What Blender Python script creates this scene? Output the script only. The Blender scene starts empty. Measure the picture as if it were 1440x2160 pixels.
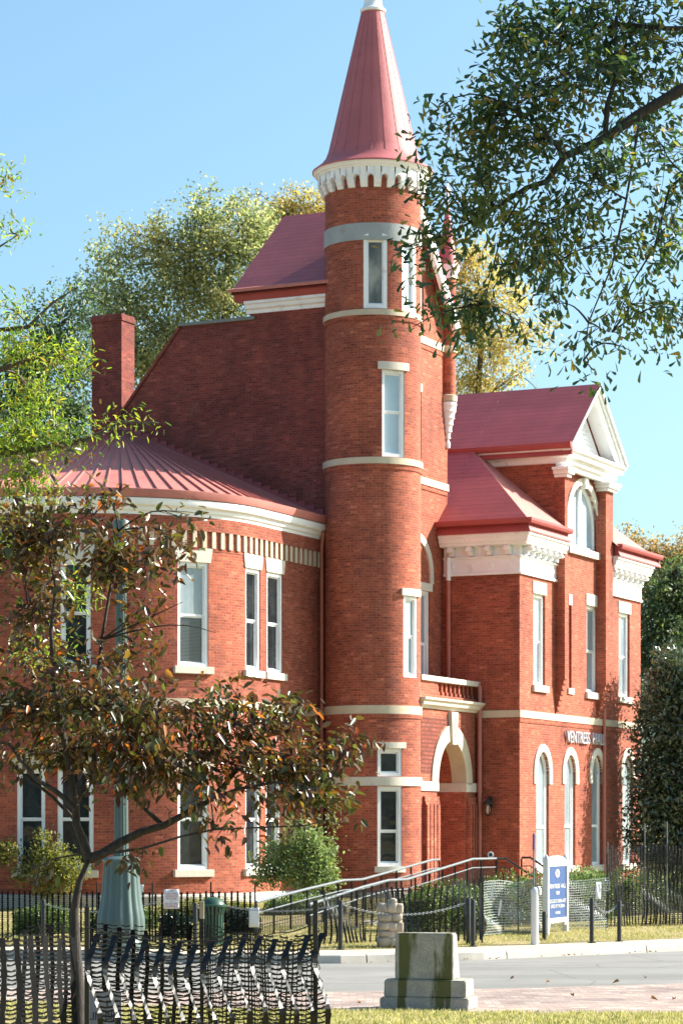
import bpy, bmesh, math, random
import numpy as np
from mathutils import Vector, Matrix
from mathutils.geometry import tessellate_polygon
random.seed(7)
RNG = np.random.default_rng(11)
SC = bpy.context.scene
COL = SC.collection

# ------------------------------------------------------------------ camera, sky, sun, exposure
EYE = 2.4            # camera height over the road
F_PX = 5500.0        # focal length in pixels of the 1440 x 2160 photograph
HOR = 1750.0         # row of the horizon in the photograph
cam_d = bpy.data.cameras.new('camera'); cam = bpy.data.objects.new('camera', cam_d); COL.objects.link(cam)
cam.location = (0, 0, EYE); cam.rotation_euler = (math.radians(90), 0, 0)
cam_d.sensor_fit = 'VERTICAL'; cam_d.sensor_height = 36.0; cam_d.sensor_width = 24.0
cam_d.lens = 36.0 * F_PX / 2160.0
cam_d.shift_y = (HOR - 1080.0) / 2160.0
cam_d.clip_start = 0.5; cam_d.clip_end = 5000
cam_d.dof.use_dof = True; cam_d.dof.focus_distance = 24.0; cam_d.dof.aperture_fstop = 9.0
SC.camera = cam
SUN_AZ, SUN_EL = 107.0, 33.0     # azimuth from the viewer's direction (-Y) towards +X
_a, _e = math.radians(SUN_AZ), math.radians(SUN_EL)
SUN = Vector((math.sin(_a) * math.cos(_e), -math.cos(_a) * math.cos(_e), math.sin(_e)))
world = bpy.data.worlds.new('World'); SC.world = world; world.use_nodes = True
wn = world.node_tree.nodes; bg = wn['Background']
sky = wn.new('ShaderNodeTexSky'); sky.sky_type = 'NISHITA'; sky.sun_disc = False
sky.sun_elevation = _e; sky.sun_rotation = math.atan2(SUN.x, SUN.y)
sky.altitude = 100; sky.air_density = 1.0; sky.dust_density = 3.0; sky.ozone_density = 1.6
wb = wn.new('ShaderNodeMix'); wb.data_type = 'RGBA'; wb.blend_type = 'MULTIPLY'; wb.inputs[0].default_value = 1.0; wb.inputs[7].default_value = (0.79, 1.01, 1.03, 1)
world.node_tree.links.new(sky.outputs[0], wb.inputs[6]); world.node_tree.links.new(wb.outputs[2], bg.inputs[0]); bg.inputs[1].default_value = 0.095
sun_d = bpy.data.lights.new('sun', 'SUN'); sun_d.energy = 5.0; sun_d.angle = math.radians(0.5); sun_d.color = (1, 0.93, 0.82)
sun_o = bpy.data.objects.new('sun', sun_d); COL.objects.link(sun_o)
sun_o.rotation_euler = SUN.to_track_quat('Z', 'Y').to_euler(); sun_o.location = (60, 60, 60)
SC.view_settings.view_transform = 'Standard'; SC.view_settings.look = 'None'; SC.view_settings.gamma = 1
SC.view_settings.exposure = 1.38
SC.cycles.max_bounces = 6; SC.cycles.diffuse_bounces = 3; SC.cycles.glossy_bounces = 3; SC.cycles.transmission_bounces = 4
SC.cycles.caustics_reflective = False; SC.cycles.caustics_refractive = False

# ------------------------------------------------------------------ materials
MATS = {}
def nodes_of(name):
    m = bpy.data.materials.new(name); m.use_nodes = True
    nt = m.node_tree; b = nt.nodes['Principled BSDF']
    MATS[name] = m
    return m, nt, b
def N(nt, typ, **kw):
    n = nt.nodes.new(typ)
    for k, v in kw.items(): setattr(n, k, v)
    return n
def ramp(nt, fac, stops):
    r = N(nt, 'ShaderNodeValToRGB'); el = r.color_ramp.elements
    while len(el) < len(stops): el.new(0.5)
    for e, (p, c) in zip(el, stops): e.position = p; e.color = (*c, 1)
    nt.links.new(fac, r.inputs[0]); return r.outputs[0]
def mix(nt, fac, a, b, mode='MIX'):
    x = N(nt, 'ShaderNodeMix', data_type='RGBA', blend_type=mode)
    for sock, val in ((x.inputs[0], fac), (x.inputs[6], a), (x.inputs[7], b)):
        if hasattr(val, 'is_output'): nt.links.new(val, sock)
        elif isinstance(val, (int, float)): sock.default_value = val
        else: sock.default_value = (*val, 1)
    return x.outputs[2]
def noise(nt, vec, scale, detail=4, rough=0.55):
    n = N(nt, 'ShaderNodeTexNoise'); n.inputs['Scale'].default_value = scale; n.inputs['Detail'].default_value = detail
    n.inputs['Roughness'].default_value = rough
    if vec is not None: nt.links.new(vec, n.inputs['Vector'])
    return n.outputs[0]
def bump(nt, b, h, strength=0.3, dist=0.02):
    n = N(nt, 'ShaderNodeBump'); n.inputs['Strength'].default_value = strength; n.inputs['Distance'].default_value = dist
    nt.links.new(h, n.inputs['Height']); nt.links.new(n.outputs[0], b.inputs['Normal'])
def coord(nt, kind='Object'):
    return N(nt, 'ShaderNodeTexCoord').outputs[kind]
def plain(name, col, rough=0.6, metal=0.0, vary=0.12, scale=3.0, bmp=0.0, spec=0.5, dirt=None):
    m, nt, b = nodes_of(name)
    n = noise(nt, coord(nt), scale, 5)
    lo = tuple(c * (1 - vary) for c in col); hi = tuple(min(1, c * (1 + vary)) for c in col)
    c = ramp(nt, n, [(0.3, lo), (0.7, hi)])
    if dirt:
        n2 = noise(nt, coord(nt), dirt[1], 6, 0.65)
        f = ramp(nt, n2, [(dirt[2], (0, 0, 0)), (dirt[2] + 0.15, (1, 1, 1))])
        c = mix(nt, f, c, dirt[0])
    nt.links.new(c, b.inputs['Base Color'])
    b.inputs['Roughness'].default_value = rough; b.inputs['Metallic'].default_value = metal
    b.inputs['Specular IOR Level'].default_value = spec
    if bmp: bump(nt, b, noise(nt, coord(nt), scale * 6, 6), bmp, 0.02)
    return m

def brick_mat(name, c1, c2, mortar, bw=0.205, rh=0.068, ms=0.008, shade_soot=0.0):
    m, nt, b = nodes_of(name)
    uv = coord(nt, 'UV')
    t = N(nt, 'ShaderNodeTexBrick'); nt.links.new(uv, t.inputs['Vector'])
    t.inputs['Scale'].default_value = 1; t.inputs['Brick Width'].default_value = bw; t.inputs['Row Height'].default_value = rh
    t.inputs['Mortar Size'].default_value = ms; t.inputs['Mortar Smooth'].default_value = 0.15; t.inputs['Bias'].default_value = 0.0
    t.inputs['Color1'].default_value = (*c1, 1); t.inputs['Color2'].default_value = (*c2, 1); t.inputs['Mortar'].default_value = (*mortar, 1)
    ob = coord(nt)
    big = noise(nt, ob, 0.55, 6, 0.65)
    c = mix(nt, 1.0, t.outputs[0], ramp(nt, big, [(0.30, (0.62, 0.58, 0.62)), (0.5, (0.95, 0.95, 0.95)), (0.72, (1.25, 1.16, 1.10))]), 'MULTIPLY')
    # every brick its own tone
    sp = N(nt, 'ShaderNodeSeparateXYZ'); nt.links.new(uv, sp.inputs[0])
    def m2(op, x, y=None):
        q = N(nt, 'ShaderNodeMath', operation=op)
        for i, v in enumerate((x, y)):
            if v is None: continue
            if hasattr(v, 'is_output'): nt.links.new(v, q.inputs[i])
            else: q.inputs[i].default_value = v
        return q.outputs[0]
    row = m2('FLOOR', m2('DIVIDE', sp.outputs[1], rh)); colm = m2('FLOOR', m2('ADD', m2('DIVIDE', sp.outputs[0], bw), m2('MULTIPLY', m2('MODULO', row, 2.0), 0.5)))
    cb = N(nt, 'ShaderNodeCombineXYZ'); nt.links.new(row, cb.inputs[0]); nt.links.new(colm, cb.inputs[1])
    wn_ = N(nt, 'ShaderNodeTexWhiteNoise', noise_dimensions='2D'); nt.links.new(cb.outputs[0], wn_.inputs['Vector'])
    per = ramp(nt, wn_.outputs['Value'], [(0.0, (0.72, 0.68, 0.70)), (0.25, (0.92, 0.90, 0.92)), (0.7, (1.05, 1.04, 1.03)), (0.93, (1.18, 1.22, 1.22)), (1.0, (1.5, 1.8, 1.8))])
    c = mix(nt, t.outputs['Fac'], mix(nt, 1.0, c, per, 'MULTIPLY'), c)
    fine = noise(nt, ob, 22, 3, 0.7)
    c = mix(nt, 1.0, c, ramp(nt, fine, [(0.25, (0.72, 0.72, 0.72)), (0.75, (1.25, 1.25, 1.25))]), 'MULTIPLY')
    pale = noise(nt, ob, 1.6, 8, 0.8)
    c = mix(nt, ramp(nt, pale, [(0.55, (0, 0, 0)), (0.80, (0.36, 0.36, 0.36))]), c, (0.46, 0.26, 0.20))
    st = N(nt, 'ShaderNodeMapping'); nt.links.new(ob, st.inputs[0]); st.inputs['Scale'].default_value = (1.3, 1.3, 0.22)
    soot = noise(nt, st.outputs[0], 1.2, 7, 0.7)
    c = mix(nt, ramp(nt, soot, [(0.52 - shade_soot, (0, 0, 0)), (0.78, (0.55, 0.55, 0.55))]), c, (0.085, 0.035, 0.035))  # a lower threshold spreads the streaks, deepening the shade painted into the darker copy
    nt.links.new(c, b.inputs['Base Color']); b.inputs['Roughness'].default_value = 0.85
    b.inputs['Specular IOR Level'].default_value = 0.25
    inv = N(nt, 'ShaderNodeMath', operation='SUBTRACT'); inv.inputs[0].default_value = 1; nt.links.new(t.outputs['Fac'], inv.inputs[1])
    add = N(nt, 'ShaderNodeMath', operation='MULTIPLY_ADD'); nt.links.new(fine, add.inputs[0]); add.inputs[1].default_value = 0.6; nt.links.new(inv.outputs[0], add.inputs[2])
    bump(nt, b, add.outputs[0], 0.40, 0.010)
    return m
BRICK = brick_mat('brick', (0.410, 0.100, 0.052), (0.295, 0.066, 0.039), (0.31, 0.145, 0.100))
SHADEBRICK = brick_mat('shaded_brick', (0.29, 0.060, 0.042), (0.20, 0.042, 0.033), (0.21, 0.095, 0.080), shade_soot=0.10)  # darker copy of the brick: shade of the unlit gable wall put into its colour
PAVER = brick_mat('paver_brick', (0.40, 0.315, 0.275), (0.32, 0.25, 0.22), (0.24, 0.20, 0.175), 0.22, 0.11, 0.006)
PANEL = brick_mat('terracotta', (0.30, 0.075, 0.045), (0.25, 0.06, 0.04), (0.13, 0.035, 0.025), 0.15, 0.11, 0.024)

def shingle_mat(name, col, row=0.32, width=0.9):
    m, nt, b = nodes_of(name)
    uv = coord(nt, 'UV')
    t = N(nt, 'ShaderNodeTexBrick'); nt.links.new(uv, t.inputs['Vector'])
    t.inputs['Scale'].default_value = 1; t.inputs['Brick Width'].default_value = width; t.inputs['Row Height'].default_value = row
    t.inputs['Mortar Size'].default_value = 0.013; t.inputs['Mortar Smooth'].default_value = 0.3
    t.inputs['Color1'].default_value = (*col, 1); t.inputs['Color2'].default_value = (col[0] * 0.9, col[1] * 0.88, col[2] * 0.9, 1)
    t.inputs['Mortar'].default_value = (col[0] * 0.66, col[1] * 0.6, col[2] * 0.62, 1)
    n = noise(nt, coord(nt), 1.1, 6, 0.65)
    c = mix(nt, 1.0, t.outputs[0], ramp(nt, n, [(0.3, (0.85, 0.85, 0.85)), (0.72, (1.14, 1.12, 1.12))]), 'MULTIPLY')
    nt.links.new(c, b.inputs['Base Color']); b.inputs['Roughness'].default_value = 0.5
    inv = N(nt, 'ShaderNodeMath', operation='SUBTRACT'); inv.inputs[0].default_value = 1; nt.links.new(t.outputs['Fac'], inv.inputs[1])
    bump(nt, b, inv.outputs[0], 0.6, 0.02)
    return m
SHINGLE = shingle_mat('red_shingle', (0.40, 0.095, 0.100), 0.21, 7.0)
RED = plain('red_metal', (0.46, 0.160, 0.135), 0.6, 0, 0.10, 2.0, 0.12, 0.5, ((0.37, 0.105, 0.095), 1.3, 0.58))
SPIRE = plain('spire_metal', (0.43, 0.115, 0.122), 0.62, 0, 0.14, 1.1, 0.25, 0.5, ((0.36, 0.09, 0.11), 2.3, 0.58))
GUTTER = plain('gutter_paint', (0.33, 0.060, 0.060), 0.5, 0, 0.10, 2.0, 0.05)
REDPIPE = plain('pipe_paint', (0.46, 0.15, 0.11), 0.45, 0, 0.1)
WHITE = plain('white_paint', (0.84, 0.85, 0.86), 0.5, 0, 0.05, 2.0, 0.05, 0.5, ((0.60, 0.58, 0.55), 2.4, 0.60))
STONE = plain('stone', (0.54, 0.46, 0.34), 0.8, 0, 0.10, 2.2, 0.2, 0.3, ((0.44, 0.40, 0.33), 3.0, 0.60))
PALESTONE = plain('pale_stone', (0.62, 0.57, 0.49), 0.8, 0, 0.08, 2.2, 0.2, 0.3, ((0.48, 0.46, 0.42), 3.2, 0.60))
CONC = plain('concrete', (0.46, 0.43, 0.38), 0.85, 0, 0.14, 1.5, 0.25, 0.3, ((0.34, 0.31, 0.27), 2.2, 0.58))
TANCONC = plain('tan_concrete', (0.50, 0.42, 0.32), 0.85, 0, 0.14, 1.2, 0.25, 0.3, ((0.40, 0.33, 0.24), 1.7, 0.56))
def road_mat():
    m, nt, b = nodes_of('asphalt'); ob = coord(nt)
    n = noise(nt, ob, 0.5, 6, 0.65); fine = noise(nt, ob, 60, 3, 0.8)
    c = ramp(nt, n, [(0.30, (0.195, 0.19, 0.18)), (0.55, (0.235, 0.228, 0.215)), (0.75, (0.265, 0.255, 0.24))])
    c = mix(nt, 1.0, c, ramp(nt, fine, [(0.25, (0.78, 0.78, 0.78)), (0.75, (1.2, 1.2, 1.2))]), 'MULTIPLY')
    wp = N(nt, 'ShaderNodeMapping'); nt.links.new(ob, wp.inputs[0]); wp.inputs['Scale'].default_value = (0.10, 0.75, 1); wp.inputs['Rotation'].default_value = (0, 0, math.radians(-22))
    w = noise(nt, wp.outputs[0], 1.0, 3, 0.5); c = mix(nt, ramp(nt, w, [(0.50, (0, 0, 0)), (0.62, (0.5, 0.5, 0.5))]), c, (0.165, 0.16, 0.152))
    v = N(nt, 'ShaderNodeTexVoronoi', feature='DISTANCE_TO_EDGE'); v.inputs['Scale'].default_value = 0.42
    dm = N(nt, 'ShaderNodeMix', data_type='VECTOR'); dm.inputs[0].default_value = 0.10
    nz = N(nt, 'ShaderNodeTexNoise'); nz.inputs['Scale'].default_value = 1.7; nt.links.new(ob, nz.inputs['Vector'])
    nt.links.new(ob, dm.inputs[4]); nt.links.new(nz.outputs['Color'], dm.inputs[5]); nt.links.new(dm.outputs[1], v.inputs['Vector'])
    c = mix(nt, ramp(nt, v.outputs['Distance'], [(0.0, (0.55, 0.55, 0.55)), (0.012, (0, 0, 0))]), c, (0.10, 0.095, 0.09))
    o2 = noise(nt, ob, 2.6, 4, 0.6); c = mix(nt, ramp(nt, o2, [(0.70, (0, 0, 0)), (0.78, (0.35, 0.35, 0.35))]), c, (0.12, 0.115, 0.11))
    nt.links.new(c, b.inputs['Base Color']); b.inputs['Roughness'].default_value = 0.9; b.inputs['Specular IOR Level'].default_value = 0.2
    bump(nt, b, fine, 0.4, 0.006); return m
ASPH = road_mat()
BLACK = plain('black_paint', (0.016, 0.016, 0.018), 0.38, 0, 0.2)
PLASTIC = plain('black_plastic', (0.007, 0.007, 0.008), 0.33, 0, 0.2, 6, 0.1, 0.40)
NETBLACK = plain('matt_black_plastic', (0.005, 0.005, 0.006), 0.6, 0, 0.2, 6, 0.1, 0.12)
FINENET = plain('grey_plastic', (0.42, 0.45, 0.46), 0.26, 0, 0.2, 6, 0.0, 0.7)
STEEL = plain('galvanised_steel', (0.155, 0.175, 0.195), 0.5, 0.3, 0.08)
CHAIN = plain('chain_steel', (0.35, 0.36, 0.37), 0.4, 0.7, 0.1)
LAMPGREEN = plain('lamp_paint', (0.078, 0.118, 0.110), 0.36, 0, 0.12, 2.0, 0.05)
BINGREEN = plain('bin_paint', (0.018, 0.062, 0.042), 0.4, 0, 0.12)
SIGNBLUE = plain('sign_blue', (0.026, 0.068, 0.20), 0.45, 0, 0.05)
PAPER = plain('paper', (0.74, 0.76, 0.80), 0.7, 0, 0.03)
SIGNWHITE = plain('sign_white', (0.66, 0.66, 0.65), 0.5, 0, 0.03)
LETTER = plain('letter_metal', (0.50, 0.49, 0.54), 0.45, 0.0, 0.05)
REDINK = plain('red_ink', (0.45, 0.10, 0.12), 0.6, 0, 0.05)
DARKINK = plain('dark_ink', (0.02, 0.02, 0.025), 0.6, 0, 0.05)
PLACARD = plain('placard_grey', (0.30, 0.31, 0.35), 0.6, 0, 0.05)
WOOD = plain('stake_wood', (0.42, 0.36, 0.28), 0.8, 0, 0.15, 8)
ROCK = plain('field_stone', (0.36, 0.31, 0.25), 0.9, 0, 0.25, 5, 0.5, 0.2, ((0.25, 0.22, 0.18), 6, 0.56))
SOIL = plain('soil', (0.16, 0.11, 0.075), 0.95, 0, 0.25, 2.5, 0.4, 0.1)
BRASS = plain('lantern_metal', (0.03, 0.025, 0.02), 0.5)
LAMPGLASS = plain('lantern_glass', (0.55, 0.45, 0.40), 0.2)
DARKIN = plain('interior_dark', (0.03, 0.03, 0.032), 0.9)

def glass_mat(name, stops, rough=0.03, scale=(1, 1, 1), spec=0.8, sc=1.0):
    m, nt, b = nodes_of(name)
    mp = N(nt, 'ShaderNodeMapping'); nt.links.new(coord(nt), mp.inputs[0]); mp.inputs['Scale'].default_value = scale
    n = noise(nt, mp.outputs[0], sc, 5, 0.6)
    nt.links.new(ramp(nt, n, stops), b.inputs['Base Color'])
    b.inputs['Roughness'].default_value = rough; b.inputs['Specular IOR Level'].default_value = spec
    wob = noise(nt, coord(nt), 1.3, 2); bump(nt, b, wob, 0.16, 0.05)
    return m
GLASS = glass_mat('window_glass', [(0.35, (0.008, 0.011, 0.014)), (0.7, (0.035, 0.042, 0.045))], 0.03, (1, 1, 1), 0.45, 1.6)
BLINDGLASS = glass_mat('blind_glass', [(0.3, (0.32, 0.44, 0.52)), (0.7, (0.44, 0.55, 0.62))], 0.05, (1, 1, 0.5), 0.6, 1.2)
PALEGLASS = glass_mat('curtained_glass', [(0.3, (0.17, 0.22, 0.25)), (0.7, (0.34, 0.40, 0.43))], 0.05, (1, 1, 0.3), 0.7, 2.0)
OLDGLASS = glass_mat('dusty_glass', [(0.35, (0.05, 0.055, 0.055)), (0.52, (0.13, 0.13, 0.11)), (0.70, (0.36, 0.35, 0.29))], 0.12, (1, 1, 0.4), 0.5, 1.7)
m_, nt_, b_ = nodes_of('slatted_blind')
w_ = N(nt_, 'ShaderNodeTexWave', wave_type='BANDS', bands_direction='Z'); w_.inputs['Scale'].default_value = 9.0
nt_.links.new(coord(nt_), w_.inputs['Vector'])
nt_.links.new(ramp(nt_, w_.outputs['Fac'], [(0.3, (0.015, 0.018, 0.022)), (0.8, (0.10, 0.11, 0.115))]), b_.inputs['Base Color'])
b_.inputs['Roughness'].default_value = 0.05; b_.inputs['Specular IOR Level'].default_value = 0.7
SLATGLASS = m_

def leaf_mat(name, stops, trans=0.35, rough=0.45, patch=None, spec=0.4, tboost=1.6):
    m, nt, b = nodes_of(name)
    g = N(nt, 'ShaderNodeNewGeometry')
    c = ramp(nt, g.outputs['Random Per Island'], stops)
    if patch:
        n = noise(nt, coord(nt), patch[1], 3)
        c = mix(nt, ramp(nt, n, [(patch[2], (0, 0, 0)), (patch[2] + 0.16, (1, 1, 1))]), c, mix(nt, 0.7, c, patch[0]))
    nt.links.new(c, b.inputs['Base Color']); b.inputs['Roughness'].default_value = rough; b.inputs['Specular IOR Level'].default_value = spec
    tr = N(nt, 'ShaderNodeBsdfTranslucent'); nt.links.new(mix(nt, 1.0, c, (tboost, tboost * 1.05, tboost * 0.6), 'MULTIPLY'), tr.inputs['Color'])
    ms = N(nt, 'ShaderNodeMixShader'); ms.inputs[0].default_value = trans
    nt.links.new(b.outputs[0], ms.inputs[1]); nt.links.new(tr.outputs[0], ms.inputs[2])
    nt.links.new(ms.outputs[0], nt.nodes['Material Output'].inputs['Surface'])
    return m
def bark_mat(name, col):
    m, nt, b = nodes_of(name)
    mp = N(nt, 'ShaderNodeMapping'); nt.links.new(coord(nt), mp.inputs[0]); mp.inputs['Scale'].default_value = (1, 1, 0.25)
    n = noise(nt, mp.outputs[0], 30, 6, 0.7)
    nt.links.new(ramp(nt, n, [(0.35, tuple(c * 0.45 for c in col)), (0.7, tuple(c * 1.4 for c in col))]), b.inputs['Base Color'])
    b.inputs['Roughness'].default_value = 0.9; bump(nt, b, n, 0.8, 0.02); return m
BARK = bark_mat('bark', (0.11, 0.085, 0.065))
DARKBARK = bark_mat('dark_bark', (0.055, 0.045, 0.04))

# ------------------------------------------------------------------ mesh helpers
class MB:
    def __init__(s): s.v = []; s.f = []; s.uv = []; s.mi = []
    def face(s, pts, uv=None, m=0):
        pts = [Vector(p) for p in pts]; k = len(s.v); s.v.extend(pts); s.f.append(tuple(range(k, k + len(pts)))); s.mi.append(m)
        if uv is None:
            n = Vector((0, 0, 0))
            for i in range(len(pts)):
                p, q = pts[i], pts[(i + 1) % len(pts)]
                n += Vector(((p.y - q.y) * (p.z + q.z), (p.z - q.z) * (p.x + q.x), (p.x - q.x) * (p.y + q.y)))
            if n.length < 1e-12: n = Vector((0, 0, 1))
            n.normalize()
            t = Vector((0, 0, 1)).cross(n)
            if t.length < 0.05: uv = [(p.x, p.y) for p in pts]
            else:
                t.normalize(); b = n.cross(t); uv = [(p.dot(t), p.dot(b)) for p in pts]
        s.uv.extend(uv)
    def corners(s, c, m=0):     # 8 corners: bottom ring 0-3, top ring 4-7
        for q in ((3, 2, 1, 0), (4, 5, 6, 7), (0, 1, 5, 4), (1, 2, 6, 5), (2, 3, 7, 6), (3, 0, 4, 7)): s.face([c[i] for i in q], m=m)
    def box(s, a0, a1, c0, c1, z0, z1, m=0):
        s.corners([(a0, c0, z0), (a1, c0, z0), (a1, c1, z0), (a0, c1, z0), (a0, c0, z1), (a1, c0, z1), (a1, c1, z1), (a0, c1, z1)], m)
    def tube(s, pts, r, n=8, m=0, cap=True):
        pts = [Vector(p) for p in pts]; rr = r if isinstance(r, (list, tuple)) else [r] * len(pts)
        rings = []; prev = None
        for i, p in enumerate(pts):
            d = (pts[min(i + 1, len(pts) - 1)] - pts[max(i - 1, 0)]).normalized()
            x = prev - d * prev.dot(d) if prev is not None else d.orthogonal()
            if x.length < 1e-6: x = d.orthogonal()
            x.normalize(); prev = x; y = d.cross(x)
            rings.append([p + (x * math.cos(2 * math.pi * k / n) + y * math.sin(2 * math.pi * k / n)) * rr[i] for k in range(n)])
        for i in range(len(pts) - 1):
            for k in range(n):
                k2 = (k + 1) % n; s.face([rings[i][k], rings[i][k2], rings[i + 1][k2], rings[i + 1][k]], m=m)
        if cap: s.face(rings[0][::-1], m=m); s.face(rings[-1], m=m)
    def lathe(s, prof, cen=(0, 0), n=48, m=0, flute=None, a0=0, a1=2 * math.pi):
        cx, cy = cen
        def P(r, z, k):
            th = a0 + (a1 - a0) * k / n
            if flute: r = r * (1 + flute[1] * (abs(math.sin(th * flute[0] / 2)) - 0.6))
            return (cx + r * math.cos(th), cy + r * math.sin(th), z)
        for i in range(len(prof) - 1):
            (r0, z0), (r1, z1) = prof[i], prof[i + 1]
            for k in range(n):
                q = [P(r0, z0, k), P(r0, z0, k + 1), P(r1, z1, k + 1), P(r1, z1, k)]
                w = (a1 - a0) / n * max(r0, r1)
                sl = math.hypot(r1 - r0, z1 - z0); b = z0
                uv = [(k * w, b), ((k + 1) * w, b), ((k + 1) * w, b + sl), (k * w, b + sl)]
                if r1 < 1e-5: q = q[:3]; uv = uv[:3]
                elif r0 < 1e-5: q = [q[0], q[2], q[3]]; uv = [uv[0], uv[2], uv[3]]
                s.face(q, uv, m)
    def sweep(s, path, prof, closed=False, m=0, caps=True):
        # path: 2D polyline, outward = left of travel; prof: closed polygon of (out, z)
        n = len(path); P = [Vector(p) for p in path]; off = []
        for i in range(n):
            d0 = (P[i] - P[i - 1]).normalized() if (i > 0 or closed) else None
            d1 = (P[(i + 1) % n] - P[i]).normalized() if (i < n - 1 or closed) else None
            n0 = Vector((-d0.y, d0.x)) if d0 is not None else None; n1 = Vector((-d1.y, d1.x)) if d1 is not None else None
            if n0 is None: mv = n1
            elif n1 is None: mv = n0
            else:
                mv = n0 + n1; mv = mv / max(1e-6, mv.dot(n0))
            off.append(mv)
        L = [0.0]
        for i in range(1, n + (1 if closed else 0)): L.append(L[-1] + (P[i % n] - P[i - 1]).length)
        def pt(i, j): o, z = prof[j % len(prof)]; q = P[i % n] + off[i % n] * o; return (q.x, q.y, z)
        for i in range(n if closed else n - 1):
            acc = 0
            for j in range(len(prof)):
                o0, z0 = prof[j]; o1, z1 = prof[(j + 1) % len(prof)]; ln = math.hypot(o1 - o0, z1 - z0)
                s.face([pt(i, j), pt(i + 1, j), pt(i + 1, j + 1), pt(i, j + 1)], [(L[i], acc), (L[i + 1], acc), (L[i + 1], acc + ln), (L[i], acc + ln)], m); acc += ln
        if caps and not closed:
            s.face([pt(0, j) for j in range(len(prof))], m=m); s.face([pt(n - 1, j) for j in range(len(prof))][::-1], m=m)
    def poly(s, outer, holes, to3, m=0, uvf=None):
        loops = [outer] + list(holes); flat = [p for l in loops for p in l]
        tris = tessellate_polygon([[Vector((p[0], p[1], 0)) for p in l] for l in loops])
        for t in tris: s.face([to3(*flat[i]) for i in t], [flat[i] for i in t] if uvf is None else [uvf(*flat[i]) for i in t], m)
    def build(s, name, mats, parent=None, smooth=False, bevel=0, col=None):
        me = bpy.data.meshes.new(name)
        me.from_pydata([tuple(v) for v in s.v], [], s.f)
        if not isinstance(mats, (list, tuple)): mats = [mats]
        for mm in mats: me.materials.append(mm)
        if len(mats) > 1: me.polygons.foreach_set('material_index', s.mi)
        uvl = me.uv_layers.new(name='UVMap'); uvl.data.foreach_set('uv', [x for p in s.uv for x in p])
        bm = bmesh.new(); bm.from_mesh(me); bmesh.ops.remove_doubles(bm, verts=bm.verts, dist=0.0004)
        bmesh.ops.recalc_face_normals(bm, faces=bm.faces); bm.to_mesh(me); bm.free()
        if smooth:
            me.polygons.foreach_set('use_smooth', [True] * len(me.polygons)); me.set_sharp_from_angle(angle=math.radians(smooth if smooth is not True else 35))
        o = bpy.data.objects.new(name, me); COL.objects.link(o)
        if parent: o.parent = parent
        if bevel:
            bv = o.modifiers.new('bevel', 'BEVEL'); bv.width = bevel; bv.segments = 2; bv.limit_method = 'ANGLE'
        return o
def tag(o, label=None, cat=None, group=None, kind=None):
    for k, v in (('label', label), ('category', cat), ('group', group), ('kind', kind)):
        if v: o[k] = v
    return o
def thing(name, loc, rz, label, cat, group=None):
    o = bpy.data.objects.new(name, None); COL.objects.link(o); o.location = loc; o.rotation_euler = (0, 0, rz); o.empty_display_size = 0.3
    return tag(o, label, cat, group)
def copy_tree(o, parent=None):
    c = o.copy(); COL.objects.link(c); c.parent = parent
    for ch in list(o.children): copy_tree(ch, c)
    return c
def rect_loc(mb, p, t, n, x0, x1, y0, y1, z0, z1, m=0):   # box in a wall frame: x along t, y outwards, z up
    def q(x, y, z): return (p[0] + t[0] * x + n[0] * y, p[1] + t[1] * x + n[1] * y, z)
    mb.corners([q(x0, y0, z0), q(x1, y0, z0), q(x1, y1, z0), q(x0, y1, z0), q(x0, y0, z1), q(x1, y0, z1), q(x1, y1, z1), q(x0, y1, z1)], m)
def arch_pts(cx, z0, zs, r, n=20, rz=None):               # outline of an arched opening, bottom-left round to bottom-right
    rz = rz or r
    return [(cx - r, z0)] + [(cx - r * math.cos(math.pi * k / n), zs + rz * math.sin(math.pi * k / n)) for k in range(n + 1)] + [(cx + r, z0)]
def text_mesh(body, size, mat, parent, name, loc, rot, extrude=0.004, sx=1.0, align='CENTER', space=1.0):
    cu = bpy.data.curves.new(name, 'FONT'); cu.body = body; cu.size = size; cu.extrude = extrude; cu.align_x = align; cu.space_character = space
    tmp = bpy.data.objects.new('text_tmp', cu); COL.objects.link(tmp)
    dg = bpy.context.evaluated_depsgraph_get(); me = bpy.data.meshes.new_from_object(tmp.evaluated_get(dg))
    bpy.data.objects.remove(tmp); me.materials.clear(); me.materials.append(mat); me.name = name
    o = bpy.data.objects.new(name, me); COL.objects.link(o); o.parent = parent; o.location = loc; o.rotation_euler = rot; o.scale = (sx, 1, 1)
    return o

# pixel measuring: a photograph pixel at a known distance -> a point in the place
def PX(px, py, Y): return ((px - 720) / F_PX * Y, Y, EYE + (HOR - py) / F_PX * Y)

# ------------------------------------------------------------------ ground heights
KX = np.array([-400, -60, -25, -12, -6.4, -3.2, -0.17, 2.45, 4.7, 6.9, 12, 25, 60, 400.0])
KY = np.array([330, 92, 63, 52.5, 48.7, 47.2, 46.7, 48.0, 49.9, 51.8, 56, 66, 94, 340.0])
NX = np.array([-400, -60, -25, -12, -6, -3, -0.3, 3, 6, 12, 25, 60, 400.0])
NY = np.array([330, 82, 52, 41.5, 37.0, 35.1, 34.3, 33.9, 33.7, 35, 42, 66, 310.0])
BX = np.array([-400, -60, -25, -12, -6, -3, -0.35, 2, 5.3, 12, 25, 60, 400.0])
BY = np.array([331, 85, 55.5, 44.5, 39.6, 38.6, 38.3, 39.0, 40.5, 45, 54, 80, 322.0])
def kerb_y(x): return float(np.interp(x, KX, KY))
def near_y(x): return float(np.interp(x, NX, NY))
def G(x, y):
    k = kerb_y(x); n = near_y(x)
    if y > k: return 0.15 + 0.47 * min(1.0, max(0, (y - k - 1.9)) / 19.0)
    if y < n: return min(0.70, (n - y) * 0.036)
    return 0.0
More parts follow.
